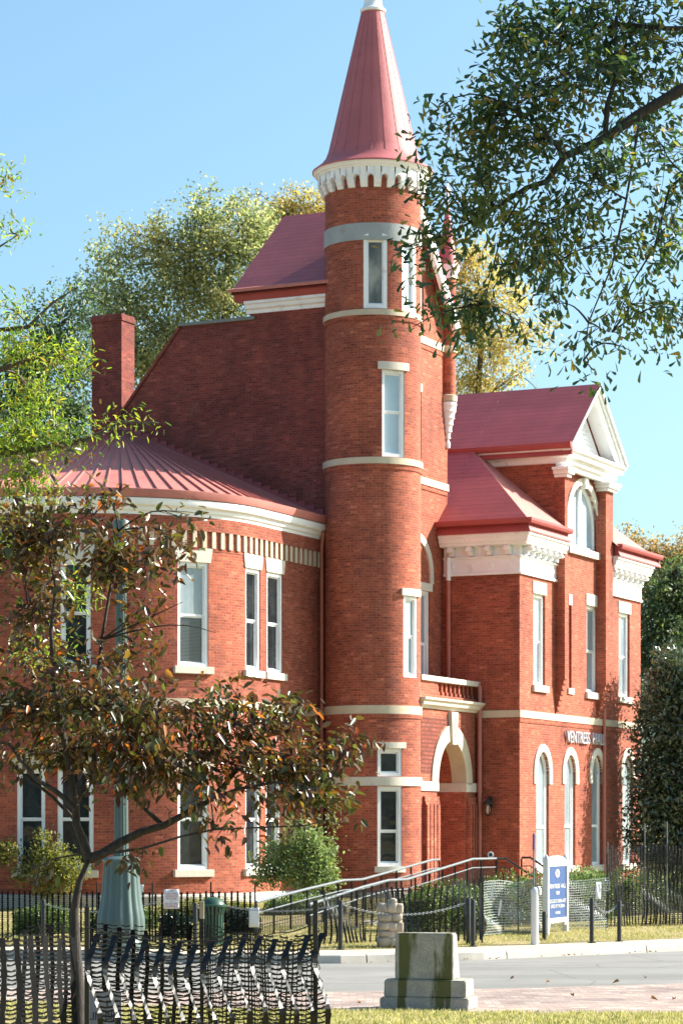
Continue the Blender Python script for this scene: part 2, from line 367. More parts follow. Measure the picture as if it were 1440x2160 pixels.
# ------------------------------------------------------------------ the setting: ground, road, brick strip, kerb, pavement, lawns
def ground_mat():
    m, nt, b = nodes_of('lawn')
    n = noise(nt, coord(nt), 0.55, 6, 0.62); n2 = noise(nt, coord(nt), 9, 5, 0.7)
    c = ramp(nt, n, [(0.32, (0.16, 0.16, 0.055)), (0.5, (0.29, 0.24, 0.10)), (0.66, (0.36, 0.29, 0.16))])
    c = mix(nt, 1.0, c, ramp(nt, n2, [(0.25, (0.6, 0.6, 0.6)), (0.75, (1.3, 1.3, 1.3))]), 'MULTIPLY')
    nt.links.new(c, b.inputs['Base Color']); b.inputs['Roughness'].default_value = 0.95; b.inputs['Specular IOR Level'].default_value = 0.1
    bump(nt, b, n2, 0.6, 0.04); return m
LAWN = ground_mat()
def strip_mesh(name, mat, lower, upper, rows, zf, kind='structure', uvx=1):
    xs = sorted(set(list(np.linspace(-30, 30, 81)) + [-400, -250, -120, -60, -45, 45, 60, 120, 250, 400]))
    mb = MB()
    for i in range(len(xs) - 1):
        for j in range(len(rows) - 1):
            q = []; uv = []
            for (ii, jj) in ((i, j), (i + 1, j), (i + 1, j + 1), (i, j + 1)):
                x = xs[ii]; y0 = lower(x); y1 = upper(x); y = y0 + (y1 - y0) * rows[jj]; q.append((x, y, zf(x, y))); uv.append((x, y - lower(x)))
            mb.face(q, uv)
    o = mb.build(name, mat, smooth=True); tag(o, kind=kind); return o
mb = MB(); mb.face([(-3000, -1500, -0.6), (3000, -1500, -0.6), (3000, 4500, -0.6), (-3000, 4500, -0.6)])
tag(mb.build('ground', LAWN), kind='structure')
strip_mesh('road', ASPH, lambda x: float(np.interp(x, BX, BY)), lambda x: kerb_y(x) + 0.02, [0, .25, .5, .75, 1], lambda x, y: 0.0)
strip_mesh('brick_road_edge', PAVER, lambda x: near_y(x) - 0.6, lambda x: float(np.interp(x, BX, BY)) + 0.12, [0, .5, 1], lambda x, y: 0.004)
strip_mesh('pavement', TANCONC, lambda x: kerb_y(x) + 0.17, lambda x: kerb_y(x) + 2.0, [0, .5, 1], lambda x, y: 0.155)
strip_mesh('far_lawn', LAWN, lambda x: kerb_y(x) + 1.9, lambda x: kerb_y(x) + 420, [0, .003, .007, .012, .02, .03, .05, .1, .3, 1], lambda x, y: G(x, y) + 0.012)
strip_mesh('near_lawn', LAWN, lambda x: -60.0, lambda x: near_y(x) + 0.02, [0, .3, .5, .6, .68, .75, .8, .85, .9, .93, .96, .98, 1], lambda x, y: G(x, y) + 0.012)
mb = MB(); xs = []; x = -30.0
while x < 30: xs.append(x); x += random.uniform(2.5, 3.4)
xs = xs + [30]
for i in range(len(xs) - 1):
    a, b = xs[i] + 0.012, xs[i + 1] - 0.012; k = 6
    path = [(a + (b - a) * q / k, kerb_y(a + (b - a) * q / k)) for q in range(k + 1)][::-1]
    dz = random.uniform(-.006, .006)
    path = path[::-1]
    mb.sweep([(p[0], p[1] + 0.16) for p in path][::-1], [(0, -.1), (0.17, -.1), (0.165, .01), (0.15, .135 + dz), (0.13, .155 + dz), (0, .158 + dz)])
tag(mb.build('kerb', CONC), kind='structure')

# ------------------------------------------------------------------ the building frame: x = along the front, y = to the left, z up
TH = math.radians(64.5)
U = Vector((math.cos(TH), math.sin(TH))); V = Vector((-math.sin(TH), math.cos(TH)))
C0 = Vector((0.84, 70.0))
OA, OC = -C0.dot(U), -C0.dot(V)
def ray(px): dx = (px - 720) / F_PX; return dx * U.x + U.y, dx * V.x + V.y
def on_c(px, c0):                      # a on the plane c = c0
    da, dc = ray(px); t = (c0 - OC) / dc; return OA + t * da
def on_a(px, a0):
    da, dc = ray(px); t = (a0 - OA) / da; return OC + t * dc
def depth(a, c): return C0.y + a * U.y + c * V.y
def zz(py, a, c): return EYE + (HOR - py) / F_PX * depth(a, c)
HALL = thing('brick_hall', (C0.x, C0.y, 0), TH, 'large red brick hall with a round corner tower under a pointed red spire', 'building')
def part(mb, name, mat, parent=HALL, **kw): return mb.build(name, mat, parent, **kw)
CN, AF = -0.10, (0, -1)                # the gabled front plane
WALLA = -0.50                          # the tall side wall
CW = 1.30                              # side wall of the round-ended wing
CR, AR, AE = -2.44, 4.50, 14.84        # front plane, side plane and far end of the other wing

# generic window in a wall frame: p = middle of opening on the wall face, t along, n outwards
def window(p, t, n, w, z0, z1, inset=0.12, glass=GLASS, sill=None, lintel=None, meet=0.5, fw=0.075, frame=WHITE, lint_mat=PALESTONE, glass2=None, sill_mat=PALESTONE, parent=HALL, casing=True):
    f = MB(); h = w / 2; d = -inset
    for (x0, x1, a, b) in ((-h, -h + fw, z0, z1), (h - fw, h, z0, z1)): rect_loc(f, p, t, n, x0, x1, d - .10, d + .03, a, b)
    rect_loc(f, p, t, n, -h + fw, h - fw, d - .10, d + .028, z1 - fw * 1.1, z1); rect_loc(f, p, t, n, -h + fw, h - fw, d - .10, d + .028, z0, z0 + fw * 1.1)
    s = 0.035; a0, a1 = -h + fw, h - fw; zm = z0 + (z1 - z0) * (meet or 0)
    segs = [(z0 + fw * 1.1, zm, -.06), (zm, z1 - fw * 1.1, -.03)] if meet else [(z0 + fw * 1.1, z1 - fw * 1.1, -.03)]
    for (b0, b1, dd) in segs:
        rect_loc(f, p, t, n, a0, a0 + s, d + dd - .03, d + dd, b0, b1); rect_loc(f, p, t, n, a1 - s, a1, d + dd - .03, d + dd, b0, b1)
        rect_loc(f, p, t, n, a0 + s, a1 - s, d + dd - .03, d + dd - .002, b0, b0 + s * 1.2); rect_loc(f, p, t, n, a0 + s, a1 - s, d + dd - .03, d + dd - .002, b1 - s * 1.2, b1)
    o = f.build('window', frame, parent)
    for i, (b0, b1, dd) in enumerate(segs):
        g = MB(); rect_loc(g, p, t, n, a0 + .01, a1 - .01, d + dd - .025, d + dd - .015, b0 + .01, b1 - .01)
        g.build('pane', (glass2 if (glass2 and i == 0 and meet) else glass), o)
    if sill:
        g = MB(); rect_loc(g, p, t, n, -h - sill[0], h + sill[0], -inset - .05, sill[2], z0 - sill[1], z0 + .012); g.build('sill', sill_mat, o, bevel=.008)
    if lintel:
        g = MB(); x0, x1, zt = -h - lintel[0], h + lintel[0], z1 + lintel[1]; sp = lintel[3] if len(lintel) > 3 else 0
        def q(x, y, z): return (p[0] + t[0] * x + n[0] * y, p[1] + t[1] * x + n[1] * y, z)
        y0, y1 = -inset - .02, lintel[2]
        g.corners([q(x0, y0, z1 - .004), q(x1, y0, z1 - .004), q(x1, y1, z1 - .004), q(x0, y1, z1 - .004), q(x0 - sp, y0, zt), q(x1 + sp, y0, zt), q(x1 + sp, y1, zt), q(x0 - sp, y1, zt)])
        g.build('lintel', lint_mat, o, bevel=.008)
    return o

def wall_grid(mb, P, s0, s1, z0, z1, holes, ds, depth_in=0.22, m=0):
    ss = {s0, s1}
    k = max(1, int(round((s1 - s0) / ds)))
    for i in range(k + 1): ss.add(s0 + (s1 - s0) * i / k)
    for (a, b, c, d) in holes:
        ss = {s for s in ss if not (abs(s - a) < .03 or abs(s - b) < .03) or s in (s0, s1)}; ss |= {a, b}
    ss = sorted(ss); zs = sorted({z0, z1} | {h[2] for h in holes} | {h[3] for h in holes})
    for i in range(len(ss) - 1):
        sm = (ss[i] + ss[i + 1]) / 2
        for j in range(len(zs) - 1):
            zm = (zs[j] + zs[j + 1]) / 2
            if any(a < sm < b and c < zm < d for (a, b, c, d) in holes): continue
            p, q = P(ss[i]), P(ss[i + 1])
            mb.face([(p[0], p[1], zs[j]), (q[0], q[1], zs[j]), (q[0], q[1], zs[j + 1]), (p[0], p[1], zs[j + 1])],
                    [(ss[i], zs[j]), (ss[i + 1], zs[j]), (ss[i + 1], zs[j + 1]), (ss[i], zs[j + 1])], m)
    for (a, b, c, d) in holes:
        pa, pb = Vector(P(a)), Vector(P(b)); t = (pb - pa).normalized(); n = Vector(P((a + b) / 2)); nn = Vector((-t.y, t.x))
        if True:
            inn = -nn * depth_in if OUT_LEFT else nn * depth_in
        qa, qb = pa + inn, pb + inn
        mb.face([(*pa, c), (*qa, c), (*qa, d), (*pa, d)]); mb.face([(*pb, c), (*qb, c), (*qb, d), (*pb, d)])
        mb.face([(*pa, c), (*pb, c), (*qb, c), (*qa, c)]); mb.face([(*pa, d), (*pb, d), (*qb, d), (*qa, d)])
OUT_LEFT = True
def backing(parent, p, t, n, w, z0, z1, d=-0.55):
    pass

# ---------------------------------------------------------------- round tower
R = 1.285
def ang(psi): return math.radians(psi) - math.radians(154.5)      # psi: angle from the viewer's direction
def TP(th, r=R): return (r * math.cos(th), r * math.sin(th))
def tower_P(s): th = -s / R; return TP(th)                          # s runs clockwise so that outward = left
def tower_s(psi): return (-ang(psi)) % (2 * math.pi) * R
def tz(py, psi): return EYE + (HOR - py) / F_PX * (70 - R * math.cos(math.radians(psi)))
TW = []   # (psi, half width, z0, z1)
wins = dict(
    top=(2.3, .62, tz(650, 2), tz(497, 2)), top2=(49, .56, tz(650, 2), tz(497, 2)),
    mid=(25, .66, 12.24, 14.54), low=(52, .60, 6.44, 8.60),
    gnd_small=(20.3, .69, 3.80, 4.55), gnd=(20.3, .69, 1.42, 3.55))
holes = []
for k, (psi, w, z0, z1) in wins.items():
    hs = R * math.asin(w / 2 / R); s = tower_s(psi); holes.append((s - hs, s + hs, z0, z1))
mb = MB(); wall_grid(mb, tower_P, 0, 2 * math.pi * R, 0.3, 19.95, holes, R * math.radians(5), 0.24)
part(mb, 'tower_wall', BRICK, smooth=30)
def tower_frame(psi, w):
    th = ang(psi); n = (math.cos(th), math.sin(th)); t = (n[1], -n[0]); r = math.sqrt(R * R - (w / 2) ** 2)
    return (n[0] * r, n[1] * r), t, n
def tower_sector(psi0, psi1, r0, r1, z0, z1, name, mat, parent=HALL, n=14):
    mb = MB(); path = [TP(ang(psi1 + (psi0 - psi1) * k / n)) for k in range(n + 1)]
    mb.sweep(path, [(r0 - R, z0), (r1 - R, z0), (r1 - R, z1), (r0 - R, z1)]); return mb.build(name, mat, parent, smooth=30)
for k, (psi, w, z0, z1) in wins.items():
    p, t, n = tower_frame(psi, w)
    if k in ('top', 'top2'):
        o = window(p, t, n, w, z0, z1, 0.03, OLDGLASS if k == 'top' else BLINDGLASS, meet=None, fw=.10)
        f = MB(); pts = [(-w / 2, z1)] + [(-w / 2 + w * q / 12, z1 + .10 * math.sin(math.pi * q / 12)) for q in range(13)] + [(w / 2, z1)]
        g = lambda x, z, y: (p[0] + t[0] * x + n[0] * y, p[1] + t[1] * x + n[1] * y, z)
        for y in (-.05, .05): f.poly(pts[1:-1], [], lambda x, z: g(x, z, y))
        pp = pts[1:-1]
        for q in range(len(pp)):
            a, b = pp[q], pp[(q + 1) % len(pp)]; f.face([g(*a, -.05), g(*b, -.05), g(*b, .05), g(*a, .05)])
        f.build('hood', WHITE, o)
    elif k == 'mid':
        o = window(p, t, n, w, z0, z1, 0.05, BLINDGLASS, meet=.52, fw=.08)
        tower_sector(psi - 20, psi + 20, R - .15, R + .06, z1, z1 + .20, 'lintel', PALESTONE, o)
    elif k == 'low':
        o = window(p, t, n, w, z0, z1, 0.04, PALEGLASS, meet=.5, fw=.085)
        tower_sector(psi - 17, psi + 20, R - .15, R + .06, z1, z1 + .19, 'lintel', PALESTONE, o)
    elif k == 'gnd_small':
        o = window(p, t, n, w, z0, z1, 0.05, GLASS, meet=None, fw=.09)
        tower_sector(psi - 21, psi + 20, R - .15, R + .06, z1, z1 + .16, 'lintel', PALESTONE, o)
    else:
        o = window(p, t, n, w, z0, z1, 0.05, GLASS, meet=.44, fw=.09)
        tower_sector(psi - 19, psi + 19, R - .15, R + .07, z0 - .15, z0 + .01, 'sill', PALESTONE, o)
def ring(z0, z1, out, name='stone_band', mat=STONE):
    mb = MB(); mb.lathe([(R - .05, z0), (R + out, z0), (R + out, z1), (R - .05, z1)], n=72); return part(mb, name, mat, smooth=30)
ring(17.95, 18.40, .025, mat=plain('grey_stone', (0.33, 0.35, 0.355), 0.8, 0, 0.12, 2.2, 0.2, 0.3, ((0.30, 0.26, 0.22), 2.5, 0.6)))
ring(15.97, 16.12, .05); ring(12.05, 12.22, .06); ring(5.46, 5.68, .035); ring(3.56, 3.79, .04, mat=PALESTONE)
for zc in (11.97, 15.90, 5.40):     # a moulded brick course under the band
    mb = MB(); mb.lathe([(R - .05, zc - .05), (R + .025, zc - .05), (R + .035, zc + .09), (R - .05, zc + .09)], n=72); part(mb, 'brick_course', BRICK, smooth=30)
# arcaded white cornice with corbels
mb = MB(); NB = 24; RF = 1.47
zb, zt, zf = 19.34, 19.66, 19.90
for k in range(NB):
    th0 = 2 * math.pi * k / NB; dth = 2 * math.pi / NB; hw = .27; sub = [0, hw / 2, hw] + [hw + (1 - 2 * hw) * (1 - math.cos(math.pi * q / 10)) / 2 for q in range(1, 10)] + [1 - hw, 1 - hw / 2, 1]
    def low(f):
        if f <= hw + 1e-6 or f >= 1 - hw - 1e-6: return None
        x = (f - .5) / (.5 - hw); return zt - .11 + .11 * math.sqrt(max(0, 1 - x * x))
    def pt(f, r, z): th = th0 + dth * f; return (r * math.cos(th), r * math.sin(th), z)
    for f0, f1 in zip(sub[:-1], sub[1:]):
        fm = (f0 + f1) / 2; corb = fm < hw or fm > 1 - hw
        if corb:
            for (za, ra, zc_, rc) in ((zb, R + .055, zb + .09, R + .085), (zb + .09, R + .11, zt - .13, R + .13), (zt - .13, R + .15, zf - .02, RF)):
                mb.face([pt(f0, ra, za), pt(f1, ra, za), pt(f1, rc, zc_), pt(f0, rc, zc_)])
                mb.face([pt(f0, R - .03, za), pt(f1, R - .03, za), pt(f1, ra, za), pt(f0, ra, za)])
        else:
            l0, l1 = low(f0) or zt - .11, low(f1) or zt - .11
            mb.face([pt(f0, RF, l0), pt(f1, RF, l1), pt(f1, RF, zf - .02), pt(f0, RF, zf - .02)])
            mb.face([pt(f0, R - .03, l0), pt(f1, R - .03, l1), pt(f1, RF, l1), pt(f0, RF, l0)])
    for fs in (hw, 1 - hw):
        mb.face([pt(fs, R - .03, zb), pt(fs, R + .055, zb), pt(fs, R + .11, zb + .09), pt(fs, R + .13, zt - .13), pt(fs, R + .15, zt - .11), pt(fs, R - .03, zt - .11)])
mb.lathe([(R, zf - .03), (RF + .015, zf - .05), (RF + .03, zf - .01), (RF + .075, zf + .01), (RF + .09, zf + .05), (RF + .13, zf + .075), (RF + .13, zf + .10), (R, zf + .10)], n=72)
part(mb, 'arcaded_cornice', WHITE, smooth=30)
mb = MB(); pr = [(0.25, 24.37), (0.30, 24.35)]
prof = [(RF + .10, zf + .085), (RF + .155, zf + .10), (RF + .155, zf + .13), (1.46, 20.15), (1.40, 20.20), (1.27, 20.36), (1.18, 20.60), (.30, 24.35), (.0, 24.35)]
NSG = 20
mb.lathe(prof[:-1], n=80)
o = part(mb, 'spire', SPIRE, smooth=30)
sm = MB()
for k in range(NSG):       # upright seams and two ring seams of the metal sheets
    th = 2 * math.pi * (k + .3) / NSG; ct, st = math.cos(th), math.sin(th)
    sm.tube([(1.29 * ct, 1.29 * st, 20.34), (1.187 * ct, 1.187 * st, 20.60), (.305 * ct, .305 * st, 24.35)], .004, 4)
sm.build('seam', SPIRE, o)
f = MB(); f.lathe([(.31, 24.32), (.34, 24.34), (.345, 24.40), (.27, 24.46), (.235, 24.60), (.23, 24.72), (.27, 24.78), (.17, 24.86), (.09, 25.3), (.12, 25.45), (.0, 25.9)], n=40)
f.build('finial', WHITE, o, smooth=40)

# ---------------------------------------------------------------- tall side wall, gabled roof, chimney
cT = 1.12
zEave = 16.5
outer = [(cT - .6, .3), (cT - .6, zEave + .1), (3.44, zEave + .1), (3.44, 16.28), (5.55, 16.28), (7.43, 14.02), (9.2, 11.85), (9.2, .3)]
mb = MB()
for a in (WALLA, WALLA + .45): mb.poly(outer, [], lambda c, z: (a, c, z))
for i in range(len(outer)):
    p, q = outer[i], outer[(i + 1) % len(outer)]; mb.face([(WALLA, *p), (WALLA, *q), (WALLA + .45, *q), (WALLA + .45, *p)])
part(mb, 'gable_side_wall', SHADEBRICK)
mb = MB(); mb.box(WALLA - .07, WALLA + .52, 3.30, 5.66, 16.28, 16.37); part(mb, 'coping', plain('weathered_slate', (0.20, 0.21, 0.19), 0.8), bevel=.01)
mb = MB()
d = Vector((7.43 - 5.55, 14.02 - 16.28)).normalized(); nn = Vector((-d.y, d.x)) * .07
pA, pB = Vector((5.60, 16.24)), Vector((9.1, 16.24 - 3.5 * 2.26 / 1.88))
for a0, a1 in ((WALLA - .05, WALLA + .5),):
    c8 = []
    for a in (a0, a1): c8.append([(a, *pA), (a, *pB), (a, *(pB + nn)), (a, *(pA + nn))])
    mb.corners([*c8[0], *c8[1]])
part(mb, 'sloped_coping', SHADEBRICK)
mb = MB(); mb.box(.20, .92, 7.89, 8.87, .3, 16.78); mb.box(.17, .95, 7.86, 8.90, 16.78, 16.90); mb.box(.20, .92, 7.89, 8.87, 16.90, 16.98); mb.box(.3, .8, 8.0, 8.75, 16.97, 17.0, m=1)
part(mb, 'chimney', [SHADEBRICK, DARKIN])
# upper gabled roof
PK = (2.30, 19.74); LE = (-.86, 17.02); RE = (4.95, 16.75); cF, cB = -.42, 3.84
mb = MB()
for (e0, e1) in ((LE, PK), (PK, RE)):
    for dz in (0, -.10): mb.face([(e0[0], cF, e0[1] + dz), (e0[0], cB, e0[1] + dz), (e1[0], cB, e1[1] + dz), (e1[0], cF, e1[1] + dz)])
    for c in (cF, cB): mb.face([(e0[0], c, e0[1]), (e1[0], c, e1[1]), (e1[0], c, e1[1] - .10), (e0[0], c, e0[1] - .10)])
o = part(mb, 'gable_roof', SHINGLE)
g = MB()
g.sweep([(LE[0] + .02, cB + .06), (LE[0] + .02, cT - .3)][::-1], [(0.0, 17.01), (.10, 16.98), (.12, 17.06), (.02, 17.10)])
g.build('gutter', RED, o); g = MB(); g.sweep([(-.50, cB - .03), (-.50, cT - .3)][::-1], [(-.1, 16.76), (.20, 16.76), (.30, 16.98), (-.1, 17.0)]); g.build('eave_board', GUTTER, o)
g = MB(); g.sweep([(WALLA, cB - .3), (WALLA, cT - .3)][::-1], [(-.05, 16.44), (.05, 16.44), (.06, 16.53), (.13, 16.57), (.15, 16.66), (.20, 16.69), (.20, 16.76), (-.05, 16.76)]); g.build('eave_moulding', WHITE, o)
for (p, q) in (((4.95, 16.70), (2.30, 19.70)), ((2.30, 19.70), (-.2, 17.5))):
    d = (Vector(q) - Vector(p)).normalized(); nn = Vector((-d.y, d.x)) * -.30
    if nn.y > 0: nn = -nn
    g = MB(); a, b = Vector(p), Vector(q)
    c8 = [[(a.x, c, a.y), (b.x, c, b.y), (b.x + nn.x, c, b.y + nn.y), (a.x + nn.x, c, a.y + nn.y)] for c in (cF - .04, cF + .10)]
    g.corners([*c8[0], *c8[1]]); g.build('bargeboard', WHITE, o)
# back gable end
mb = MB()
for c in (cB - .3,): mb.poly([(WALLA + .45, 16.0), (4.84, 16.0), (4.84, 16.8), (2.3, 19.55), (-.4, 17.2)], [], lambda a, z: (a, c, z))
part(mb, 'gable_end_wall', BRICK)

# ---------------------------------------------------------------- gabled front wall with its openings
a_up0, a_up1 = on_c(879, CN) - .25, on_c(893, CN); zu0, zu1 = zz(712, 2.9, CN), zz(566, 2.9, CN)
a_l1 = on_c(906, CN); aw = .95; z_l0, z_l1 = 6.0, zz(1247, 3.4, CN)
o0 = [(.8, .3), (4.84, .3), (4.84, 16.72), (2.3, 19.6), (.8, 18.1)]
ac = 2.62; ra = on_c(911, CN) - ac
slit = (on_c(884.5, CN), on_c(888.5, CN), zz(968, 2.95, CN), zz(826, 2.95, CN))
hol = [[(a_up0, zu0), (a_up1, zu0), (a_up1, zu1), (a_up0, zu1)], [(a_l1 - aw, z_l0), (a_l1, z_l0), (a_l1, z_l1), (a_l1 - aw, z_l1)], [(slit[0], slit[2]), (slit[1], slit[2]), (slit[1], slit[3]), (slit[0], slit[3])]]
mb = MB(); mb.poly(o0, hol, lambda a, z: (a, CN, z))
for h in hol:
    for i in range(4):
        p, q = h[i], h[(i + 1) % 4]; mb.face([(p[0], CN, p[1]), (q[0], CN, q[1]), (q[0], CN + .22, q[1]), (p[0], CN + .22, p[1])])
mb.face([(4.84, CN, .3), (4.84, 3.84, .3), (4.84, 3.84, 16.7), (4.84, CN, 16.7)])
part(mb, 'gable_front_wall', BRICK)
T, NN = (-1, 0), (0, -1)
window(((a_up0 + a_up1) / 2, CN), T, NN, a_up1 - a_up0, zu0, zu1, .08, BLINDGLASS, lintel=(.08, .25, .03), meet=.5)
window((a_l1 - aw / 2, CN), T, NN, aw, z_l0, z_l1, .08, PALEGLASS, lintel=(.10, .22, .05), meet=.52)
g = MB(); g.face([(slit[0], CN + .2, slit[2]), (slit[1], CN + .2, slit[2]), (slit[1], CN + .2, slit[3]), (slit[0], CN + .2, slit[3])]); part(g, 'slit_recess', BRICK)
g = MB(); rect_loc(g, ((slit[0] + slit[1]) / 2, CN), T, NN, -.10, .10, -.05, .02, slit[3], slit[3] + .22); part(g, 'slit_cap', PALESTONE)
def front_band(z0, z1, a0, a1, out=.05, c=CN, mat=STONE):
    g = MB(); g.box(a0, a1, c - out, c + .05, z0, z1); return part(g, 'stone_band', mat)
front_band(zz(739, 4.2, CN), zz(724, 4.2, CN), 1.0, 4.70); front_band(12.03, 12.23, 1.0, 4.84)
for zc in (11.95, zz(739, 4.2, CN) - .08): front_band(zc - .05, zc + .08, 1.0, 4.80, .025, CN, BRICK)
def arch_ring(name, cx, zs, r0, r1, y0, y1, mat, c, parent=HALL, stilt=0, n=28, rz=None):
    g = MB()
    def L(r): return [(cx - r, zs - stilt)] + [(cx - r * math.cos(math.pi * k / n), zs + (r + (rz or 0)) * math.sin(math.pi * k / n)) for k in range(n + 1)] + [(cx + r, zs - stilt)]
    A, B = L(r0), L(r1)
    for i in range(len(A) - 1):
        for (y, f) in ((y1, 0), (y0, 1)): g.face([(A[i][0], c - y, A[i][1]), (A[i + 1][0], c - y, A[i + 1][1]), (B[i + 1][0], c - y, B[i + 1][1]), (B[i][0], c - y, B[i][1])])
        for Q in (A, B): g.face([(Q[i][0], c - y0, Q[i][1]), (Q[i + 1][0], c - y0, Q[i + 1][1]), (Q[i + 1][0], c - y1, Q[i + 1][1]), (Q[i][0], c - y1, Q[i][1])])
    for i in (0, -1): g.face([(A[i][0], c - y0, A[i][1]), (B[i][0], c - y0, B[i][1]), (B[i][0], c - y1, B[i][1]), (A[i][0], c - y1, A[i][1])])
    return g.build(name, mat, parent, smooth=30)
arch_ring('stone_arch', ac, z_l1 + .45, ra - .22, ra, -.05, .05, PALESTONE, CN, stilt=.23)

# corner turret (bartizan)
tc = (4.80, CN - .02); tt = MB()
ty = lambda y: zz(y, *tc)
tt.lathe([(.235, ty(842)), (.235, ty(572))], tc, 28); o = part(tt, 'corner_turret', BRICK, smooth=30)
g = MB(); g.lathe([(.20, ty(850)), (.275, ty(848)), (.285, ty(836)), (.20, ty(833))], tc, 28); g.build('collar', STONE, o, smooth=30); g = MB(); g.lathe([(.2, ty(748)), (.275, ty(745)), (.285, ty(734)), (.2, ty(731))], tc, 28); g.build('collar', STONE, o, smooth=30)
g = MB(); pz = [(.262, 850), (.262, 857)]
for k in range(5):
    y0 = 857 + k * 14; r = .25 - .041 * k; pz += [(r, y0 + 1), (r * .93, y0 + 9), (r * .93 + .015, y0 + 12)]
pz += [(.045, 927), (.04, 929), (.07, 933), (.085, 939), (.07, 945), (.0, 948)]
g.lathe([(r, ty(y)) for r, y in pz], tc, 28); g.build('pendant', WHITE, o, smooth=40)
g = MB(); g.lathe([(.22, ty(592)), (.26, ty(590)), (.28, ty(578)), (.34, ty(572)), (.345, ty(562)), (.2, ty(560))], tc, 28); g.build('cap', WHITE, o, smooth=30)
g = MB(); g.lathe([(.33, ty(562)), (.28, ty(552)), (.03, ty(428)), (0, ty(427))], tc, 28); g.build('turret_spire', SPIRE, o, smooth=30)
g = MB(); g.tube([(*tc, ty(432)), (*tc, ty(386))], [.05, .025], 8); g.box(tc[0] - .15, tc[0] + .15, tc[1] - .05, tc[1] + .05, ty(406), ty(397)); g.build('cross', WHITE, o)

# ---------------------------------------------------------------- round-ended wing
ELA, ELC = 4.7, 6.2; aS = -4.55; cM = CW + ELC
out = [(WALLA, CW)]
for k in range(11): out.append((WALLA + (aS - WALLA) * (k + 1) / 11, CW))
nE = 64
for k in range(1, nE + 1):
    t = math.pi * k / nE; out.append((aS - ELA * math.sin(t), cM - ELC * math.cos(t)))
for k in range(6): out.append((aS + (WALLA - aS) * (k + 1) / 6, CW + 2 * ELC))
out = np.array(out); SL = np.concatenate([[0], np.cumsum(np.hypot(*np.diff(out, axis=0).T))])
def WP(s): return (float(np.interp(s, SL, out[:, 0])), float(np.interp(s, SL, out[:, 1])))
ssamp = np.linspace(0, SL[-1] * .62, 900); pxs = []
for s in ssamp:
    a, c = WP(s); w = C0 + U * a + V * c; pxs.append(720 + F_PX * w.x / w.y)
pxs = np.array(pxs); cut = int(np.argmin(pxs)) + 1
def ws(px): return float(np.interp(-px, -pxs[:cut], ssamp[:cut]))
zU0, zU1 = 6.45, 9.06; zL0, zL1 = 1.39, 3.92
wl = []
for (p0, p1) in ((375, 440), (518, 549), (563, 596), (128, 192)):
    s0, s1 = ws(p0), ws(p1); wl.append((min(s0, s1), max(s0, s1), zU0, zU1, p0))
for (p0, p1) in ((375, 440), (518, 549), (561, 592), (122, 198), (36, 96)):
    s0, s1 = ws(p0), ws(p1); wl.append((min(s0, s1), max(s0, s1), zL0, zL1, p0))
mb = MB(); wall_grid(mb, WP, 0, SL[-1], .60, 10.6, [w[:4] for w in wl], .35, .24); part(mb, 'wing_wall', BRICK, smooth=25)
def wing_frame(s0, s1):
    p, q = Vector(WP(s0)), Vector(WP(s1)); t = (q - p).normalized(); return tuple((p + q) / 2), tuple(t), (-t.y, t.x), (q - p).length
for (s0, s1, z0, z1, p0) in wl:
    p, t, n, w = wing_frame(s0, s1); up = z0 > 5
    o = window(p, t, n, w, z0, z1, .06, SLATGLASS if (up and p0 == 375) else GLASS, sill=(.12, .17, .09), lintel=(.05, .36, .03, .06) if up else None, meet=.5 if not up else .49, fw=.085, glass2=None)
    if up and p0 == 375: [ch for ch in o.children if ch.name.startswith('pane')][1].data.materials[0] = PALEGLASS
    if not up:           # segmental stone head
        g = MB(); k = 12; h = w / 2 + .16
        def q(x, y, z): return (p[0] + t[0] * x + n[0] * y, p[1] + t[1] * x + n[1] * y, z)
        for i in range(k):
            x0, x1 = -h + 2 * h * i / k, -h + 2 * h * (i + 1) / k; f0, f1 = 1 - (x0 / h) ** 2, 1 - (x1 / h) ** 2
            g.corners([q(x0, -.1, z1 - .10 + .10 * f0), q(x1, -.1, z1 - .10 + .10 * f1), q(x1, .035, z1 - .10 + .10 * f1), q(x0, .035, z1 - .10 + .10 * f0),
                       q(x0, -.1, z1 + .22 + .20 * f0), q(x1, -.1, z1 + .22 + .20 * f1), q(x1, .035, z1 + .22 + .20 * f1), q(x0, .035, z1 + .22 + .20 * f0)])
        g.build('stone_head', STONE, o)
path = [WP(s) for s in np.linspace(0.02, SL[-1] - .02, 110)]
mb = MB(); mb.sweep(path, [(-.05, 5.47), (.04, 5.47), (.04, 5.66), (-.05, 5.66)]); part(mb, 'stone_band', STONE, smooth=25)
mb = MB(); mb.sweep(path, [(-.05, .25), (.12, .25), (.12, .74), (.06, .80), (-.05, .80)]); part(mb, 'foundation', CONC, smooth=25)
mb = MB(); mb.sweep(path, [(-.05, 10.18), (.06, 10.18), (.07, 10.25), (.12, 10.28), (.14, 10.36), (.22, 10.40), (.25, 10.46), (.26, 10.56), (.20, 10.60), (-.05, 10.62)]); part(mb, 'eave_cornice', WHITE, smooth=25)
mb = MB(); mb.sweep(path, [(-.05, 9.84), (.055, 9.84), (.055, 10.18), (-.05, 10.18)]); mb.sweep(path, [(-.05, 9.36), (.012, 9.36), (.012, 9.42), (-.05, 9.42)]); part(mb, 'brick_frieze', BRICK, smooth=25)
mb = MB(); s = .15
while s < SL[-1] - .1:
    p = Vector(WP(s)); q = Vector(WP(s + .02)); t = (q - p).normalized(); n = Vector((-t.y, t.x))
    rect_loc(mb, p, t, n, -.055, .055, -.03, .05, 9.43, 9.838); s += .285
part(mb, 'stone_dentils', STONE)
